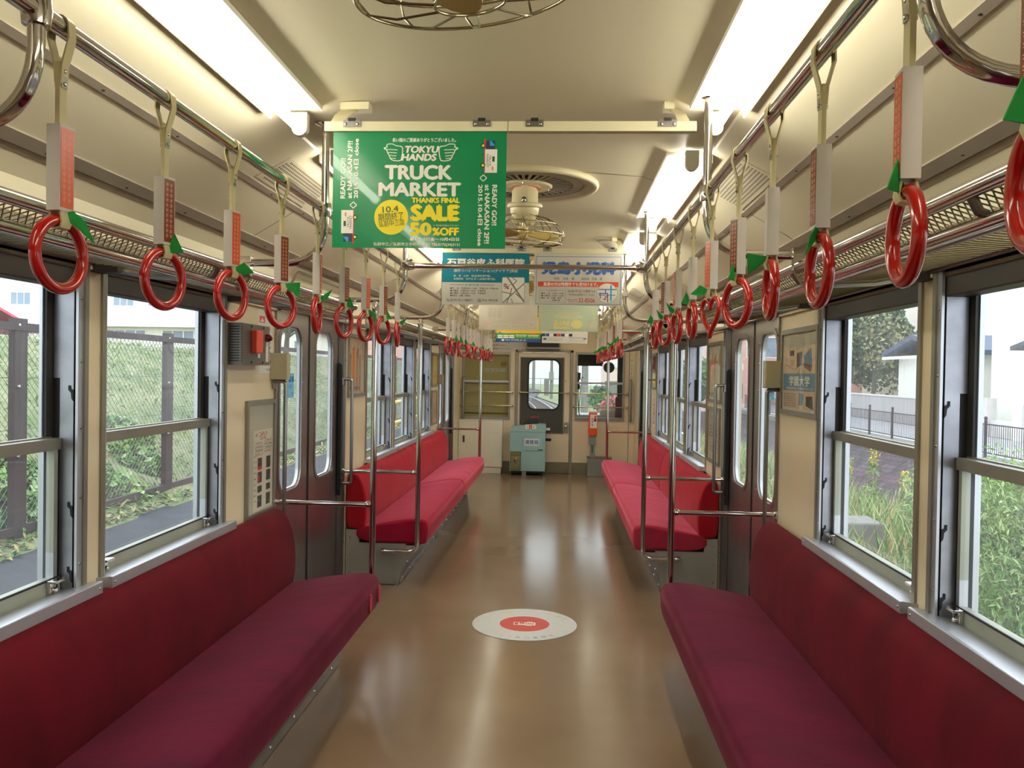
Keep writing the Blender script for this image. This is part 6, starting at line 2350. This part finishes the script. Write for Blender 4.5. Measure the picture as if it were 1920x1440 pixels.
o = thing('pink_house', 'pink house seen through the first right door', 'building', (17, 75, -0.9))
b = MB()
b.box(15.0, 30, 72, 88, -0.9, 11, PINKW)
b.build('walls', o, smooth=0)
windows_on(o, 72, 16, 29, 3.0, 4.8, 3, 2.2, HOUSEW, GLASSB, 2)
windows_on(o, 72, 16, 29, 7.0, 8.8, 3, 2.2, HOUSEW, GLASSB, 2)
o = thing('grey_flats', 'grey and white flats with balconies seen through the right door glass', 'building', (26, 90, 0))
b = MB()
b.box(33, 50, 88, 100, -0.9, 22, HOUSEC)
b.build('walls', o, smooth=0)
for z in (4, 8, 12, 16):
    windows_on(o, 88, 34, 49, z, z + 2.0, 4, 1.2, HOUSEW, GLASSB, 2)
    b = MB()
    b.box(33, 50, 86.8, 88, z - 0.9, z + 0.1, mat('balcony_grey', (120, 118, 116), rough=0.8))
    b.build('balcony', o, smooth=0)

tree('garden_tree', 'large olive green tree behind the street railing on the right', 20.9, 56.5, -0.9, 9.2, 3.3, 4.2, [LEAFO, LEAFD, LEAFO, LEAFD], 9000, 0.34, cz=0.5)
tree('garden_tree', 'smaller dark tree left of the large olive tree', 21.5, 63.5, -0.9, 8.0, 2.4, 3.4, [LEAFD, LEAFO], 3600, 0.36, cz=0.5)
tree('flower_shrub', 'rose shrub with pink blooms above the block wall at the right edge', 19.2, 30.5, -0.4, 1.9, 1.2, 0.55, [LEAFG, LEAFD, LEAFG, LEAFR], 900, 0.22, 0.06, cz=0.75)
tree('willow_shrub', 'pale green willowy shrub outside the nearest right window', 4.55, 8.2, -1.35, 2.1, 1.15, 1.1, [LEAFW, LEAFW, LEAFG], 18000, 0.075, 0.03, cz=0.5)
tree('garden_tree', 'green hedge tree far along the right side of the track', 9.0, 56, -1.5, 4.2, 2.2, 1.8, [LEAFD, LEAFG], 1800, 0.36)

# weeds on the right bank
b = MB()
for _ in range(17000):
    y = rg.uniform(6, 32)
    x = rg.uniform(3.6, 9.2)
    z = zright(x)
    h = rg.uniform(0.35, 1.0) * (1.2 if 5 < x < 7.5 else 0.8)
    a = rg.uniform(0, 2 * PI)
    dx, dy = 0.35 * h * math.cos(a), 0.35 * h * math.sin(a)
    w = 0.013
    m = rg.choice([LEAFW, LEAFG, STRAWM, STRAWM, GRASS, LEAFW])
    b.add([(x - w, y, z), (x + w, y, z), (x + dx * 0.5 + w * 0.7, y + dy * 0.5, z + h * 0.7), (x + dx, y + dy, z + h), (x + dx * 0.5 - w * 0.7, y + dy * 0.5, z + h * 0.7)], [(0, 1, 2, 3, 4)], m)
tag(b.build('weeds', smooth=0), 'dry and green weeds covering the right bank', 'weeds', kind='stuff')
for k, (x, y, h) in enumerate(((6.6, 17.4, 1.9), (6.9, 16.6, 1.55), (7.1, 16.2, 1.7), (6.5, 18.6, 1.5), (7.3, 15.2, 1.35))):
    o = thing('goldenrod_plant', 'yellow-green goldenrod stalk on the right bank, %s from the left' % ORD[k], 'plant', (x, y, zright(x)), 'goldenrod stalks on the right bank')
    b = MB()
    z0 = zright(x)
    b.tube([(x, y, z0 - 0.05), (x + 0.03, y, z0 + h)], [0.014, 0.006], LEAFW, 6)
    b.build('stem', o)
    pts = [(x + rg.gauss(0, 0.10) * (1 - 0.6 * q), y + rg.gauss(0, 0.10) * (1 - 0.6 * q), z0 + h * q) for q in [rg.uniform(0.1, 0.85) for _ in range(170)]]
    scatter('foliage', None, None, pts, 0.16, [LEAFW, LEAFG], flat=1.2, parent=o, aspect=0.2)
    pts = [(x + 0.03 + rg.gauss(0, 0.05), y + rg.gauss(0, 0.05), z0 + h * rg.uniform(0.82, 1.06)) for _ in range(90)]
    scatter('blossom', None, None, pts, 0.07, [FLOWERY], flat=1.2, parent=o, aspect=0.5)

b = MB()
b.box(4.45, 5.0, 12.5, 13.2, -2.2, -0.68, CONC)
tag(b.build('concrete_block', smooth=0, bevel=0.03), 'weathered grey concrete block among the weeds on the right bank', 'concrete block')

# ------------------------------------------------------------------ outside: track ahead
b = MB()
b.box(-26, 2.6, 13.9, 170, GZ - 0.6, GZ - 0.19, BALL)
structure(b.build('ground_ahead', smooth=0), 'stony ballast ground ahead of the carriage', 'ground')
def curve_x(y, off):
    d = max(0.0, y - 28.0)
    return off - 0.0011 * d * d
RAILM = mat('rail_steel', (150, 140, 136), rough=0.35, metal=0.7)
SLEEP = mat('sleeper_wood', (98, 84, 78), rough=0.9, var=0.2, vscale=4)
o = thing('railway_track', 'railway track curving left ahead of the carriage', 'track', (0, 20, GZ))
for off in (-0.535, 0.535):
    b = MB()
    ys = [13.6 + 1.6 * k for k in range(75)]
    for i in range(len(ys) - 1):
        y0, y1 = ys[i], ys[i + 1]
        x0, x1 = curve_x(y0, off), curve_x(y1, off)
        z0, z1 = GZ - 0.06, GZ + 0.09
        vs = []
        for (x, y) in ((x0, y0), (x1, y1)):
            vs += [(x - 0.035, y, z0), (x + 0.035, y, z0), (x + 0.035, y, z1), (x - 0.035, y, z1)]
        b.add(vs, [(0, 4, 5, 1), (1, 5, 6, 2), (2, 6, 7, 3), (3, 7, 4, 0)], RAILM)
    b.build('rail', o, smooth=0)
b = MB()
ys = [13.6 + 1.6 * k for k in range(75)]
for i in range(len(ys) - 1):
    y0, y1 = ys[i], ys[i + 1]
    x0, x1 = curve_x(y0, 0.64), curve_x(y1, 0.64)
    b.add([(x0 - .03, y0, GZ + 0.08), (x0 + .03, y0, GZ + 0.08), (x1 + .03, y1, GZ + 0.08), (x1 - .03, y1, GZ + 0.08)], [(0, 1, 2, 3)], RAILM)
b.build('guard_rail', o, smooth=0)
b = MB()
for k in range(175):
    y = 14.0 + 0.66 * k
    x = curve_x(y, 0)
    sl_ = -0.0022 * max(0, y - 28)
    b.obox(T(x, y, GZ - 0.09) @ RZ(math.atan(-sl_) if False else -math.atan(sl_)), 2.0, 0.22, 0.14, SLEEP)
b.build('sleepers', o, smooth=0)['kind'] = 'stuff'
b = MB()
b.add([(1.7, 24, GZ - 0.1), (2.6, 22, GZ - 0.1), (9, 60, GZ + 0.05), (14, 140, GZ + 0.5), (-12, 140, GZ + 0.3), (-4.6, 110, GZ - 0.1), (0.4, 66, GZ - 0.1)], [(0, 1, 2, 3, 4, 5, 6)], GRASS)
structure(b.build('field', smooth=0), 'green verge on the outside of the track curve', 'grass verge')
utility_pole(-3.35, 112, GZ - 0.2, 14.5, 'pale catenary mast left in the cab door window', 0.22, False)
utility_pole(-0.62, 80, GZ, 11.0, 'thin pole with signal box right in the cab door window', 0.15, False)
b = MB()
b.box(-0.86, -0.40, 79.70, 79.86, 0.75, 1.55, ALUD)
tag(b.build('signal_box', smooth=0), 'grey box fixed to the thin pole ahead', 'signal box')
utility_pole(1.62, 48, GZ, 9.0, 'pale concrete pole seen in the right cab window', 0.22, False)
o = thing('warehouse', 'pale overexposed warehouse ahead beyond the curve', 'building', (-5, 146, 0))
b = MB()
b.box(-14, 3.2, 142, 150, -1, 13.5, HOUSEW)
b.build('walls', o, smooth=0)
b = MB()
b.box(-5, -1.4, 141.9, 142.0, 5.2, 6.0, GLASSB)
b.build('window', o, smooth=0)
b = MB()
for k in range(16):
    x = -8 + 0.9 * k
    b.box(x, x + 0.06, 120, 120.06, GZ, 0.6, CONC)
for z in (-0.3, 0.55):
    b.box(-8, 6, 120, 120.05, z, z + 0.07, CONC)
tag(b.build('pale_fence', smooth=0), 'pale pipe fence across the end of the curve ahead', 'fence')
b = MB()
b.box(-1.55, -1.0, 92, 92.8, GZ, 0.75, CONC)
tag(b.build('relay_cabinet', smooth=0, bevel=0.03), 'grey relay cabinet beside the track ahead', 'cabinet')
tree('round_shrub', 'green rounded shrub seen in the right cab window', 2.15, 41, -1.1, 2.1, 0.85, 0.95, [LEAFD, LEAFG], 1500, 0.22, 0.05, cz=0.5)
tree('round_shrub', 'red-leaved shrub seen in the right cab window', 2.40, 34.5, -1.1, 1.8, 0.62, 0.8, [LEAFR, LEAFR, LEAFO], 1500, 0.20, 0.05, cz=0.5)
o = thing('pink_row_house', 'pale pink house behind the shrubs ahead on the right', 'building', (7, 60, -1))
b = MB()
b.box(3.6, 13.5, 62, 70, -1.2, 7.5, mat('pale_pink_render', (236, 206, 196), rough=0.8))
b.build('walls', o, smooth=0)
b = MB()
b.box(3.5, 13.6, 61.9, 62.0, 1.9, 2.35, HOUSEW)
b.box(3.5, 13.6, 61.92, 62.0, -0.2, 0.9, CONC)
b.build('wall_bands', o, smooth=0)
windows_on(o, 62, 4.4, 12.5, 3.2, 4.8, 3, 1.6, HOUSEW, GLASSB, 2)
